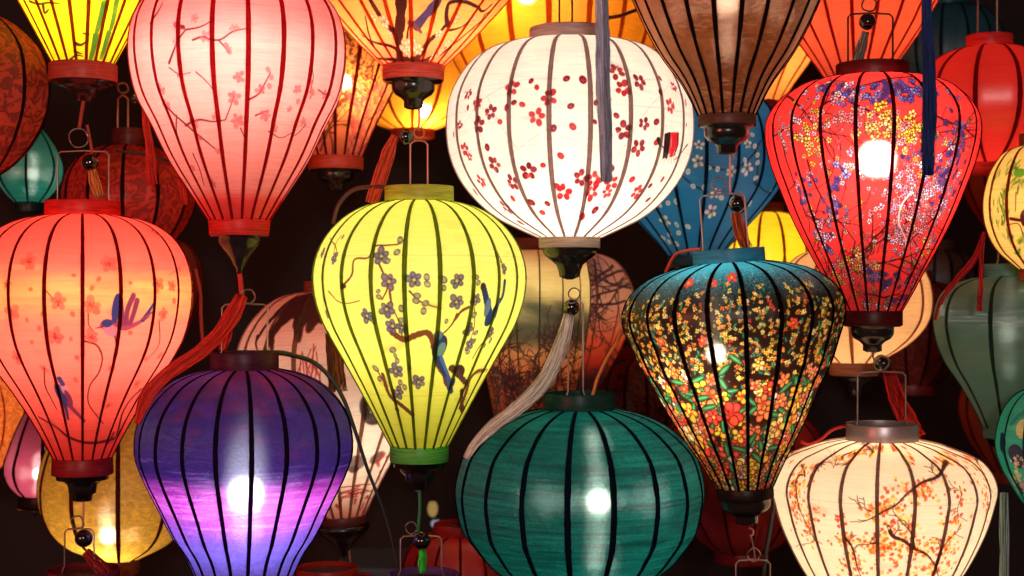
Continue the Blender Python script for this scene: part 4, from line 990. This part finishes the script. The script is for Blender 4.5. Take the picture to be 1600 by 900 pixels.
lantern('plain vermilion lantern behind the flowered red one, cut by the top edge', 1338, 0.32, P_N,
        shade_mat('silk_vermilion', color=rgb(240, 92, 58), trans=0.6), n=18, phase=3, top=(-150, -130, 50), bottom=(128, 148, 45), ribc=rgb(150, 30, 24), ribt=0.4, ribw=6.7,
        bulb=(-10, 62, RB, WARM), cap_c=rgb(170, 40, 30), finial=('cup', 34, 40))
P_O = [(-80, 40), (-70, 80), (-40, 112), (0, 122), (30, 115), (60, 100), (97, 78), (130, 54), (160, 34)]
lantern('pale orange lantern seen between the brown brocade and the vermilion one', 1187, 0.68, P_O,
        shade_mat('silk_paleorange', color=rgb(250, 150, 70), trans=0.6), n=14, phase=0, top=(-98, -80, 42), bottom=(160, 172, 34), ribc=rgb(150, 60, 36), ribt=0.4, ribw=5.9,
        bulb=(60, 80, RB, WARM), cap_c=rgb(120, 40, 30))
P_P = [(75, 37), (80, 60), (93, 84), (117, 109), (150, 120), (180, 118), (210, 101), (235, 73), (255, 36)]
lantern('plain scarlet globe lantern at the upper right edge', 1546, 0.35, P_P,
        shade_mat('silk_scarlet', color=rgb(216, 44, 38), trans=0.5, gloss=0.05, grough=0.35), n=12, phase=2, top=(56, 75, 35), bottom=(255, 272, 33), ribc=rgb(120, 20, 20), ribt=0.4, ribw=7.6,
        bulb=(180, 46, RB, WARM), cap_c=rgb(236, 54, 52), bail=(1528, 1558, -20, 1545, -30, 8))
lantern('small cream lantern with green leaves and a dark insect, right edge', 1626, 0.10, P_Q,
        shade_mat('silk_leafcream', image=paint_leafcream(), trans=0.62), n=14, phase=-4, top=(210, 228, 32), bottom=(422, 438, 32), ribc=rgb(130, 50, 40), ribt=0.4, ribw=5.9,
        bulb=(325, 80, 0.013, WARM), cap_c=rgb(150, 80, 50))
P_R = [(432, 36), (440, 70), (455, 98), (478, 110), (500, 113), (533, 108), (567, 95), (600, 73), (640, 50), (668, 37)]
lantern('sage green satin lantern with an added dim bulb below the leafy cream one, right edge', 1574, 0.22, P_R,
        shade_mat('silk_sage', color=rgb(104, 146, 124), trans=0.42, gloss=0.10, grough=0.42, aniso=0.85, slub=0.05, streak=0.10, dull=0.8, gcol=(0.8, 0.95, 1)), n=9, phase=8, top=(413, 432, 35), bottom=(668, 684, 36), ribc=rgb(48, 66, 54), ribt=0.3, ribw=6.7,
        bulb=(520, 14, 0.014, WHITE), cap_c=rgb(90, 140, 136), finial=('cup', 28, 40), bail=(1560, 1590, 372, 1574, 362, 7))  # dim bulb added inside this unlit lantern to lighten its silk
lantern('small teal lantern with navy and flowered patches, lower right edge', 1641, 0.05, P_S,
        shade_mat('silk_patch', image=paint_patch(), trans=0.5, dull=0.9), n=14, phase=3, top=(588, 606, 32), bottom=(798, 812, 32), ribc=rgb(30, 60, 60), ribt=0.2, ribw=4.2,
        bulb=(695, 20, 0.014, WHITE), cap_c=rgb(60, 90, 90), finial=('cup', 28, 36))
P_T = [(22, 18), (28, 32), (50, 64), (83, 92), (133, 103), (177, 98), (227, 73), (262, 40), (275, 20)]
lantern('dark rust brocade lantern cut by the left edge, near the top', -26, 0.02, P_T,
        shade_mat('silk_rust', color=rgb(176, 56, 38), trans=0.4, brocade=0.6, dull=1.0, gloss=0.04), n=10, phase=20, top=(6, 22, 22), bottom=(275, 290, 22), ribc=rgb(30, 12, 12), ribt=0.05, ribw=6.7, bulb=(150, 30, 0.014, WARM2), cap_c=rgb(60, 24, 20))
P_U = [(200, 20), (213, 30), (238, 45), (262, 52), (282, 49), (302, 36), (318, 20)]
lantern('little jade green lantern behind the rust brocade one, left edge', 45, 0.42, P_U,
        shade_mat('silk_jade', color=rgb(20, 120, 104), trans=0.6, gloss=0.08, grough=0.4, aniso=0.7, streak=0.1, slub=0.2, dull=0.8), n=7, phase=14, top=(186, 200, 21), bottom=(318, 332, 21), ribc=rgb(14, 40, 40), ribt=0.15, ribw=4.2, bulb=(272, 32, 0.010, WHITE, 0.008), cap_c=rgb(20, 50, 50))
P_V = [(228, 27), (234, 56), (252, 82), (285, 100), (320, 102), (350, 90), (385, 60), (405, 30)]
lantern('dim dark red brocade lantern behind the coral and pink ones', 201, 0.40, P_V,
        shade_mat('silk_darkbrocade', color=rgb(206, 46, 38), trans=0.35, brocade=0.5, dull=1.0), n=12, phase=10, top=(202, 228, 26), bottom=(405, 420, 28), ribc=rgb(40, 12, 12), ribt=0.1, ribw=6.7, bulb=(300, 5, 0.014, WARM2), cap_c=rgb(100, 30, 28), bail=(184, 200, 150, 193, 138, 8), bail_m=M_PINKWIRE)
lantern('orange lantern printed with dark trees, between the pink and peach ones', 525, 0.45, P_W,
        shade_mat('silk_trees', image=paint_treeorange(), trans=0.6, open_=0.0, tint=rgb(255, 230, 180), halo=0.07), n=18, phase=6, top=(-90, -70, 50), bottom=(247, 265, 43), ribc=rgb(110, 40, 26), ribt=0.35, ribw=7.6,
        bulb=(134, 160, 0.014, WARM, 0.02, -0.05), finial=('bulb', 28, 34), cap_c=rgb(180, 70, 50), band_c=rgb(196, 74, 56))
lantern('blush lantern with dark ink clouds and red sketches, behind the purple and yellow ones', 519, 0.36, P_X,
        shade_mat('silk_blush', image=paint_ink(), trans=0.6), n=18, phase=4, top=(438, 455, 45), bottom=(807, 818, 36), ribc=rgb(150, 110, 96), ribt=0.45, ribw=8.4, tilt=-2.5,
        bulb=(640, 74, RB, WHITE), finial=('drop', 42, 52), cap_c=rgb(150, 70, 60), band_c=rgb(110, 50, 44), hook=[('cord', [(527, 858), (528, 875), (528, 890)], 1.4, M_PINKWIRE)])
lantern('dusk coloured lantern with treetop silhouettes, behind the white silk tassel', 832, 0.34, P_Y1,
        shade_mat('silk_dusk', image=paint_dusk(), trans=0.45, dull=0.9, gloss=0.04, grough=0.5), n=16, phase=6, top=(374, 392, 62), bottom=(650, 664, 58), ribc=rgb(104, 88, 56), ribt=0.3, ribw=2.5, bulb=(470, 76, 0.018, WARM), cap_c=rgb(120, 30, 22))
lantern('rosy lantern with bare tree branches, half hidden by the dusk coloured one', 880, 0.58, P_Y2,
        shade_mat('silk_baretree', image=paint_baretree(), trans=0.5, dull=0.8), n=16, phase=2, top=(380, 395, 40), bottom=(628, 640, 36), ribc=rgb(140, 80, 60), ribt=0.3, ribw=2.5, bulb=(480, 80, 0.018, WARM), cap_c=rgb(90, 34, 28))
lantern('blue lantern with small white blossoms, between the white and flowered red ones', 1085, 0.42, P_Z,
        shade_mat('silk_blue', image=paint_blue(), trans=0.5, dull=0.85, gloss=0.05, grough=0.5), n=18, phase=0, top=(112, 130, 42), bottom=(400, 415, 42), ribc=rgb(18, 50, 72), ribt=0.3, ribw=6.7, bulb=(250, 58, 0.020, WHITE), cap_c=rgb(24, 60, 80), finial=('cup', 30, 36))
P_AA = [(332, 26), (337, 46), (350, 60), (372, 72), (398, 78), (430, 74), (470, 56), (500, 30)]
lantern('lemon yellow lantern peeping over the blue collar of the flowered black one', 1198, 0.55, P_AA,
        shade_mat('silk_lemon', color=rgb(244, 212, 40), trans=0.6), n=12, phase=10, top=(318, 332, 26), bottom=(500, 515, 28), ribc=rgb(130, 60, 30), ribt=0.4, ribw=5.0, bulb=(410, 60, 0.018, WARM), cap_c=rgb(120, 50, 30))
P_AB = [(384, 38), (391, 66), (405, 93), (430, 111), (467, 119), (500, 114), (525, 97), (545, 72), (556, 54), (566, 39)]
lantern('pale peach lantern with ink leaves, behind the narrow end of the flowered red one', 1334, 0.30, P_AB,
        shade_mat('silk_palepeach', color=rgb(250, 196, 140), trans=0.6), n=12, phase=14, top=(366, 384, 40), bottom=(566, 586, 38, 37), ribc=rgb(150, 104, 84), ribt=0.45, ribw=6.7, bulb=(480, 62, 0.018, WARM), cap_c=rgb(200, 150, 120), band_c=rgb(190, 120, 90), band_t=0.4, finial=('cup', 28, 36))
P_AC = [(640, 36), (650, 70), (678, 99), (720, 117), (765, 124), (800, 119), (823, 108), (847, 84), (866, 48), (874, 31)]
lantern('crinkled gold lantern behind the base of the coral one', 186, 0.30, P_AC,
        shade_mat('silk_gold', color=rgb(196, 150, 56), trans=0.55, open_=0.0, tint=rgb(255, 230, 150), crinkle=0.35, cscale=45, halo=0.06, streak=0.05, dull=0.8, gloss=0.03, grough=0.4), n=11, phase=-18, top=(622, 640, 38), bottom=(874, 896, 31), ribc=rgb(70, 30, 22), ribt=0.2, ribw=7.6,
        bulb=(830, 150, 0.012, WARM, -0.005, -0.05), cap_c=rgb(140, 70, 30), band_c=rgb(130, 66, 34))
P_AD = [(640, 27), (662, 38), (700, 53), (735, 61), (758, 53), (774, 38)]
lantern('small plum satin lantern with a bulb spark, left of the coral one', 70, 0.46, P_AD,
        shade_mat('silk_plum', color=rgb(176, 70, 96), trans=0.55, halo=0.05, gloss=0.03, grough=0.45, aniso=0.85, streak=0.1, dull=0.7), n=8, phase=-30, top=(624, 640, 28), bottom=(774, 790, 40), ribc=rgb(30, 10, 20), ribt=0.1, ribw=5.9, bulb=(738, 62, 0.010, WHITE, -0.006, -0.02), cap_c=rgb(30, 12, 16), band_c=rgb(30, 14, 16), finial=('cup', 44, 16))
P_AE = [(560, 30), (572, 60), (600, 84), (650, 96), (690, 88), (720, 70), (748, 36)]
lantern('orange honeycomb textured lantern cut by the left edge, low down', -58, 0.55, P_AE,
        shade_mat('silk_honeycomb', color=rgb(246, 130, 60), trans=0.6, brocade=0.35), n=12, phase=0, top=(544, 560, 32), bottom=(748, 764, 36), ribc=rgb(170, 60, 36), ribt=0.4, ribw=3.4, bulb=(650, 56, 0.018, WARM), cap_c=rgb(150, 50, 30))

def dim(label, cx, d, prof, color, n=14, **kw):
    top_r = prof[0][1]; bot_r = prof[-1][1]
    lantern(label, cx, d, prof, shade_mat('silk_dim', color=color, trans=0.35, dull=0.9, gloss=0.03, **kw.pop('mat', {})), n=n, phase=kw.pop('phase', 3), top=(prof[0][0] - 16, prof[0][0], top_r + 1), bottom=(prof[-1][0], prof[-1][0] + 15, bot_r + 1),
            ribc=tuple(x * 0.45 for x in color), ribt=0.15, ribw=5.9, cap_c=tuple(x * 0.9 for x in color), **kw)
dim('unlit brown lantern mostly hidden behind the coral one', 243, 0.66, [(372, 26), (380, 50), (405, 67), (440, 73), (480, 66), (520, 46), (545, 26)], rgb(150, 56, 40))
dim('unlit red lantern with flat shoulder at the bottom edge, left of the teal one', 718, 0.40, [(834, 40), (838, 62), (860, 82), (900, 92), (950, 86), (1010, 50)], rgb(190, 36, 32), mat=dict(weave=0.05))
dim('unlit red lantern whose collar just shows at the bottom edge', 511, 0.24, [(902, 46), (908, 80), (930, 112), (980, 126), (1040, 95), (1100, 48)], rgb(200, 50, 32))
dim('large unlit maroon lantern in the dark between teal and cream ones', 1158, 0.34, [(640, 50), (650, 95), (680, 122), (730, 130), (790, 108), (840, 72), (862, 42)], rgb(150, 26, 28))
dim('unlit brick red lantern behind the lower end of the sage green one', 1578, 0.55, [(570, 30), (580, 56), (605, 72), (640, 78), (680, 66), (720, 40), (738, 26)], rgb(170, 66, 52))
dim('unlit maroon brocade lantern right of the pale peach one', 1424, 0.66, [(440, 30), (448, 60), (480, 80), (520, 84), (560, 70), (590, 48), (600, 38)], rgb(120, 34, 30), mat=dict(brocade=0.4))
dim('dark red lantern below the scarlet globe, behind the leafy cream one', 1580, 0.62, [(225, 36), (240, 66), (262, 78), (290, 77), (320, 64), (350, 44), (370, 28)], rgb(140, 22, 26))
dim('unlit steel blue lantern in the dark behind the scarlet globe', 1480, 0.80, [(10, 30), (20, 62), (50, 84), (90, 90), (130, 78), (165, 44)], rgb(30, 92, 110), mat=dict(trans=0.35) if False else {})
dim('grey crumpled lantern in the dark right of the flowered red one', 1466, 0.9, [(392, 24), (400, 46), (425, 58), (455, 54), (485, 30)], rgb(96, 92, 100), mat=dict(crinkle=0.4))
dim('dark flower print lantern behind the collar of the teal one', 1000, 0.72, [(560, 34), (570, 60), (600, 74), (640, 76), (680, 60), (700, 40)], rgb(130, 34, 30), mat=dict(brocade=0.7))

# ------------------------------------------------------------------ tassels
TG = 'silk tassels with beads'
def silk(c, k): return principled('tassel_silk', tuple(min(1, x * k) for x in c), rough=0.5, noise=0.2, nscale=240, spec=0.2)
def tassel(label, path, widths, c, strands=46, bead=None, depth=0.0, name='tassel', head=True, rad=0.8, taper=1.0, cat='tassel', fray=0.35):
    """path [(px, py[, d])]; widths half-widths along it"""
    P3 = [at(p[0], p[1], p[2] if len(p) > 2 else depth) for p in path]
    root = thing(name, P3[0], label, cat, TG)
    o0 = P3[0]
    nseg = max(10, len(path) * 4)
    C = smooth_path([tuple(p - o0) for p in P3], nseg)
    W = np.interp(np.linspace(0, 1, nseg), np.linspace(0, 1, len(widths)), widths) / 1000.0
    T = np.gradient(C, axis=0); T /= np.linalg.norm(T, axis=1)[:, None] + 1e-9
    V, F, MI = [], [], []
    rs = random.Random(sum(map(ord, label)))
    for k in range(strands):
        r0 = math.sqrt(rs.random()); a0 = rs.random() * 6.283; tw = rs.uniform(-0.9, 0.9); w0 = rs.random() * 6.28; w1 = rs.uniform(0.3, 0.9)
        stop = nseg if rs.random() > fray else int(nseg * rs.uniform(0.82, 0.97))
        pts = []
        for i in range(stop):
            t = Vector(T[i]); u = t.cross(Vector((0, 1, 0.02)));
            if u.length < 1e-4: u = Vector((1, 0, 0))
            u.normalize(); v = u.cross(t)
            a = a0 + tw * i / nseg; q = r0 * W[i]
            q *= 1 + 0.10 * math.sin(i * w1 + w0); 
            pts.append(Vector(C[i]) + u * (q * math.cos(a) + 0.0006 * math.sin(i * w1 * 1.7 + w0)) + v * (0.6 * q * math.sin(a)))
        f0 = len(F)
        tube(pts, rad / 1000.0, 4, V, F)
        MI += [rs.choice([0, 0, 1, 1, 2])] * (len(F) - f0)
    f = mesh_obj('fringe', V, F, silk(c, 1.0), root); f['kind'] = 'stuff'
    f.data.materials.append(silk(c, 0.7)); f.data.materials.append(silk(c, 1.2)); f.data.polygons.foreach_set('material_index', MI)
    if bead:
        bx, by, br = bead[:3]
        p = at(bx, by, path[0][2] if len(path[0]) > 2 else depth) - o0
        v, fc = lathe([(max(0.0003, br * math.sin(t)) / 1000, br * math.cos(t) / 1000) for t in np.linspace(0, math.pi, 13)], 20)
        o = mesh_obj('bead', v, fc, M_BEAD, root); o.location = p
    return root

tassel('long cream white tassel draped over the teal lantern', [(888, 492, 0.0), (882, 520, -0.01), (868, 562, -0.03), (842, 606, -0.07), (805, 640, -0.09), (768, 668, -0.09), (742, 694, -0.09), (728, 716, -0.085)], [8, 11, 12, 12, 11, 9, 8, 4], rgb(250, 240, 216), 230, rad=0.55, bead=(893, 480, 13))
tassel('long red tassel swept down over the left shoulder of the purple lantern', [(377, 462, 0.0), (366, 486, -0.01), (350, 512, -0.03), (320, 544, -0.05), (285, 568, -0.07), (252, 592, -0.085), (228, 622, -0.09), (214, 662, -0.09)], [9, 13, 11, 10, 10, 10, 9, 5], rgb(246, 58, 46), 230, rad=0.55)
tassel('second strand of red tassel hanging behind the handle of the purple lantern', [(372, 470, 0.02), (358, 505, 0.02), (350, 540, 0.02), (348, 548, 0.02)], [7, 9, 8, 6], rgb(236, 50, 42), 36)
tassel('orange red tassel hanging left of the yellow lantern collar', [(618, 212, 0.05), (608, 236, 0.05), (598, 266, 0.05), (588, 298, 0.05), (582, 318, 0.05)], [6, 10, 11, 11, 10], rgb(236, 84, 48), 60, bead=(634, 214, 13))
tassel('grey blue tassel hanging in front of the white lantern', [(938, -60, -0.32), (941, 40, -0.32), (942, 130, -0.32), (946, 210, -0.32), (947, 284, -0.32)], [7.5, 8.5, 9.5, 8.5, 7], rgb(176, 184, 206), 110, rad=0.6)
tassel('navy blue tassel hanging in front of the flowered red lantern', [(1446, -60, -0.30), (1449, 40, -0.30), (1452, 120, -0.30), (1452, 200, -0.30), (1450, 274, -0.30)], [5, 6.5, 8.5, 10, 8], rgb(24, 50, 110), 120, rad=0.6)
tassel('grey green tassel hanging right of the cream lantern', [(1569, 770, -0.02), (1569, 830, -0.02), (1570, 960, -0.02)], [7, 8, 7], rgb(130, 152, 144), 50, rad=0.9)
tassel('short orange tassel under a black bead above the coral lantern', [(143, 266, 0.01), (147, 282, 0.01), (156, 308, 0.01)], [6, 9, 7], rgb(226, 128, 60), 50, bead=(141, 254, 13))
tassel('short silvery tassel under a black bead above the flowered red lantern', [(1352, 50, 0.0), (1346, 72, 0.0), (1338, 100, 0.0)], [6, 9, 9], rgb(170, 140, 128), 50, bead=(1355, 34, 13))
tassel('short rust orange tassel under a black bead above the flowered black lantern', [(1150, 332, -0.10), (1155, 355, -0.10), (1166, 388, -0.10)], [7, 10, 8], rgb(206, 92, 40), 54, bead=(1152, 318, 13))
tassel('bright red tassel behind the handle of the cream lantern', [(1388, 582, 0.07), (1402, 625, 0.07), (1420, 660, 0.07), (1436, 684, 0.07)], [10, 13, 15, 14], rgb(222, 34, 26), 70, bead=(1380, 568, 13))
tassel('little green tassel under a black bead below the yellow lantern', [(660, 860, 0.0), (661, 876, 0.0), (659, 896, 0.0)], [5, 7, 4], rgb(60, 190, 60), 40, bead=(659, 845, 14))
tassel('dark red fringed tassel left of the pink lantern', [(225, 160, 0.14), (228, 190, 0.14), (234, 230, 0.14), (238, 288, 0.14)], [3, 6, 8, 9], rgb(196, 44, 30), 46, bead=(212, 154, 9))
tassel('thin red tassel strands slanting behind the pink lantern', [(226, 162, 0.16), (248, 200, 0.16), (270, 240, 0.16), (284, 285, 0.16), (288, 320, 0.16)], [3, 5, 5, 6, 5], rgb(186, 40, 28), 30)
tassel('brown tassel hanging between the blush and yellow lanterns', [(518, 520, 0.12), (522, 550, 0.12), (524, 580, 0.12), (526, 612, 0.12)], [12, 14, 15, 17], rgb(120, 62, 34), 60, fray=0.5)
tassel('wispy red tassel lying over the sage green lantern', [(1538, 362, 0.06), (1522, 405, 0.06), (1492, 440, 0.06), (1470, 470, 0.06), (1461, 500, 0.06)], [2, 4, 5, 3, 2], rgb(170, 30, 28), 26)
tassel('short end of red yarn beside the wispy red tassel', [(1538, 362, 0.05), (1534, 400, 0.05), (1533, 440, 0.05), (1531, 486, 0.05)], [2, 4, 3, 5], rgb(170, 30, 28), 22)
tassel('dark red tassel below the coral lantern in the bottom left corner', [(133, 862, 0.0), (150, 880, 0.0), (170, 905, 0.0)], [6, 12, 10], rgb(150, 24, 24), 60, bead=(131, 841, 14))

# ------------------------------------------------------------------ cables, stray handles
def cable(label, pts, rad, mat, name='cable', cat='cable', w1=None):
    P3 = [at(*p) for p in pts]
    C = smooth_path([tuple(p - P3[0]) for p in P3], len(pts) * 6)
    r = [(rad + ((w1 or rad) - rad) * i / (len(C) - 1)) / 1000 for i in range(len(C))]
    v, f = tube(C, r, 8)
    o = mesh_obj(name, v, f, mat); o.location = P3[0]
    o['label'] = label; o['category'] = cat
    return o
cable('thick black cable arching from the purple collar to the yellow lantern', [(400, 552, -0.01), (430, 551, 0.0), (460, 556, 0.04), (490, 566, 0.06), (512, 585, 0.06), (535, 620, 0.06), (552, 665, 0.06), (575, 735, 0.06), (600, 800, 0.06), (625, 900, 0.06)], 4.5, M_CABLE, w1=2.0)
cable('brown curved cable running into the yellow collar', [(520, 350, 0.06), (530, 318, 0.06), (550, 298, 0.06), (580, 292, 0.05), (612, 293, 0.03)], 3.4, principled('brown_cable', rgb(70, 30, 26), rough=0.5))
cable('red cable looping to the blue collar of the flowered black lantern', [(1040, 425, 0.02), (1052, 402, 0.0), (1072, 392, -0.05), (1096, 389, -0.09)], 2.6, principled('red_cable', rgb(190, 60, 44), rough=0.5))
cable('pair of orange wires rising from the teal collar', [(926, 618, 0.0), (934, 590, 0.03), (948, 560, 0.06), (966, 530, 0.08), (972, 515, 0.09)], 2.6, principled('orange_wire', rgb(206, 120, 60), rough=0.5), name='wire')
cable('brown cable entering the collar of the white lantern', [(912, 52, 0.0), (926, 42, 0.02), (945, 30, 0.06), (972, 24, 0.12), (998, 14, 0.16)], 3.0, principled('brown_cable', rgb(84, 40, 28), rough=0.5))
cable('thin black cable crossing the dark red brocade lantern', [(182, 236, 0.2), (205, 238, 0.2), (240, 246, 0.2), (275, 254, 0.2)], 2.6, M_CABLE)
cable('red ribbon curling from the collar of the cream lantern', [(1325, 664, 0.06), (1300, 672, 0.06), (1280, 688, 0.06), (1262, 694, 0.06), (1252, 690, 0.06)], 2.6, principled('red_ribbon', rgb(200, 30, 26), rough=0.6), name='ribbon', cat='ribbon')
cable('dark cable hanging beside the base of the flowered black lantern', [(1211, 770, 0.08), (1204, 820, 0.08), (1196, 870, 0.08), (1192, 905, 0.08)], 3.6, M_CABLE)
cable('reddish cord hanging behind the right side of the coral lantern', [(305, 420, 0.3), (312, 450, 0.3), (314, 500, 0.3), (318, 548, 0.3)], 3.2, principled('red_brown_cord', rgb(150, 52, 40), rough=0.8), name='cord', cat='cord')
# a dim stall table and two far lamps in the gap below the yellow lantern
def stall():
    t = thing('stall_table', at(640, 1000, 1.25), 'dark stall table with a grey blue cloth edge in the shadow below the yellow lantern', 'table')
    def box(nm, x0, x1, y0, y1, z0, z1, m):
        v = [(x, y, z) for z in (z0, z1) for x, y in ((x0, y0), (x1, y0), (x1, y1), (x0, y1))]
        mesh_obj(nm, v, [(0, 1, 5, 4), (1, 2, 6, 5), (2, 3, 7, 6), (3, 0, 4, 7), (4, 5, 6, 7), (3, 2, 1, 0)], m, t, smooth=False)
    mt = principled('table_wood', rgb(46, 40, 40), rough=0.6, noise=0.3, nscale=20)
    box('table_top', -0.17, 0.17, -0.10, 0.16, 0.165, 0.195, principled('table_cloth', rgb(70, 84, 96), rough=0.8, noise=0.3, nscale=30))
    for x in (-0.15, 0.13):
        for y in (-0.08, 0.12): box('leg', x, x + 0.03, y, y + 0.03, -0.5, 0.164, mt)
stall()
for lab, px, py, c, st, h in [('far amber lamp glowing faintly in the gap left of the teal lantern', 676, 795, (1.0, 0.62, 0.2), 0.30, 1.6), ('far pale blue lamp just under the amber one, left of the teal lantern', 681, 818, (0.6, 0.75, 1.0), 0.34, 0.8)]:
    t = thing('small_lamp', at(px, py, 1.35), lab, 'lamp')
    R_ = 0.013
    v, f = lathe([(max(0.0004, R_ * math.sin(q)), R_ * h * math.cos(q)) for q in np.linspace(0, math.pi, 9)], 14)
    mesh_obj('globe', v, f, bulb_mat(c, st), t)
    v, f = lathe([(0.0004, R_ * h + 0.010), (0.005, R_ * h + 0.010), (0.006, R_ * h - 0.002), (0.0004, R_ * h - 0.003)], 12)
    mesh_obj('socket', v, f, M_LACQ, t)
for lab, cx, d, ty, c, b in [('dark lantern whose collar rim shows in the bottom left corner', 131, 0.0, 889, rgb(120, 30, 30), (101, 147, 827, 122, 816, 10)),
                             ('dark lantern below the flowered black one, only its handle in view', 1180, -0.04, 912, rgb(40, 30, 60), (1150, 1203, 876, 1177, 866, 10)),
                             ('violet lantern below the yellow one, only its handle and rim in view', 662, 0.0, 896, rgb(110, 70, 120), (626, 690, 838, 643, 824, 9))]:
    prof = [(ty + 22, 54), (ty + 28, 88), (ty + 60, 138), (ty + 130, 160), (ty + 250, 110), (ty + 360, 46)]
    lantern(lab, cx, d, prof, shade_mat('silk_below', color=c, trans=0.4), n=16, top=(ty, ty + 22, 55), bottom=(ty + 360, ty + 380, 46), ribc=rgb(30, 14, 20), ribt=0.1, cap_c=c, bail=b)

# ------------------------------------------------------------------ check that no two shades run into each other (prints only)
def clash():
    for i in range(len(REG)):
        for j in range(i + 1, len(REG)):
            la, ra, Sa, ya, sa, da, ca, ta = REG[i]; lb, rb_, Sb, yb, sb, db, cb, tb = REG[j]
            za = [(ra.location.z + (ya - y) * sa, r * sa, ra.location.x - math.tan(math.radians(ta)) * -(ya - y) * sa) for y, r in Sa]
            zb = [(rb_.location.z + (yb - y) * sb, r * sb, rb_.location.x) for y, r in Sb]
            A = np.array(sorted(za)); B = np.array(sorted(zb))
            lo, hi = max(A[0, 0], B[0, 0]), min(A[-1, 0], B[-1, 0])
            if hi <= lo: continue
            q = np.linspace(lo, hi, 50)
            need = np.interp(q, A[:, 0], A[:, 1]) + np.interp(q, B[:, 0], B[:, 1])
            dist = math.hypot(ra.location.x - rb_.location.x, ra.location.y - rb_.location.y)
            ov = (need - dist).max()
            if ov > 0.0: print('CLASH %.3f' % ov, '|', la, '|', lb)
clash()
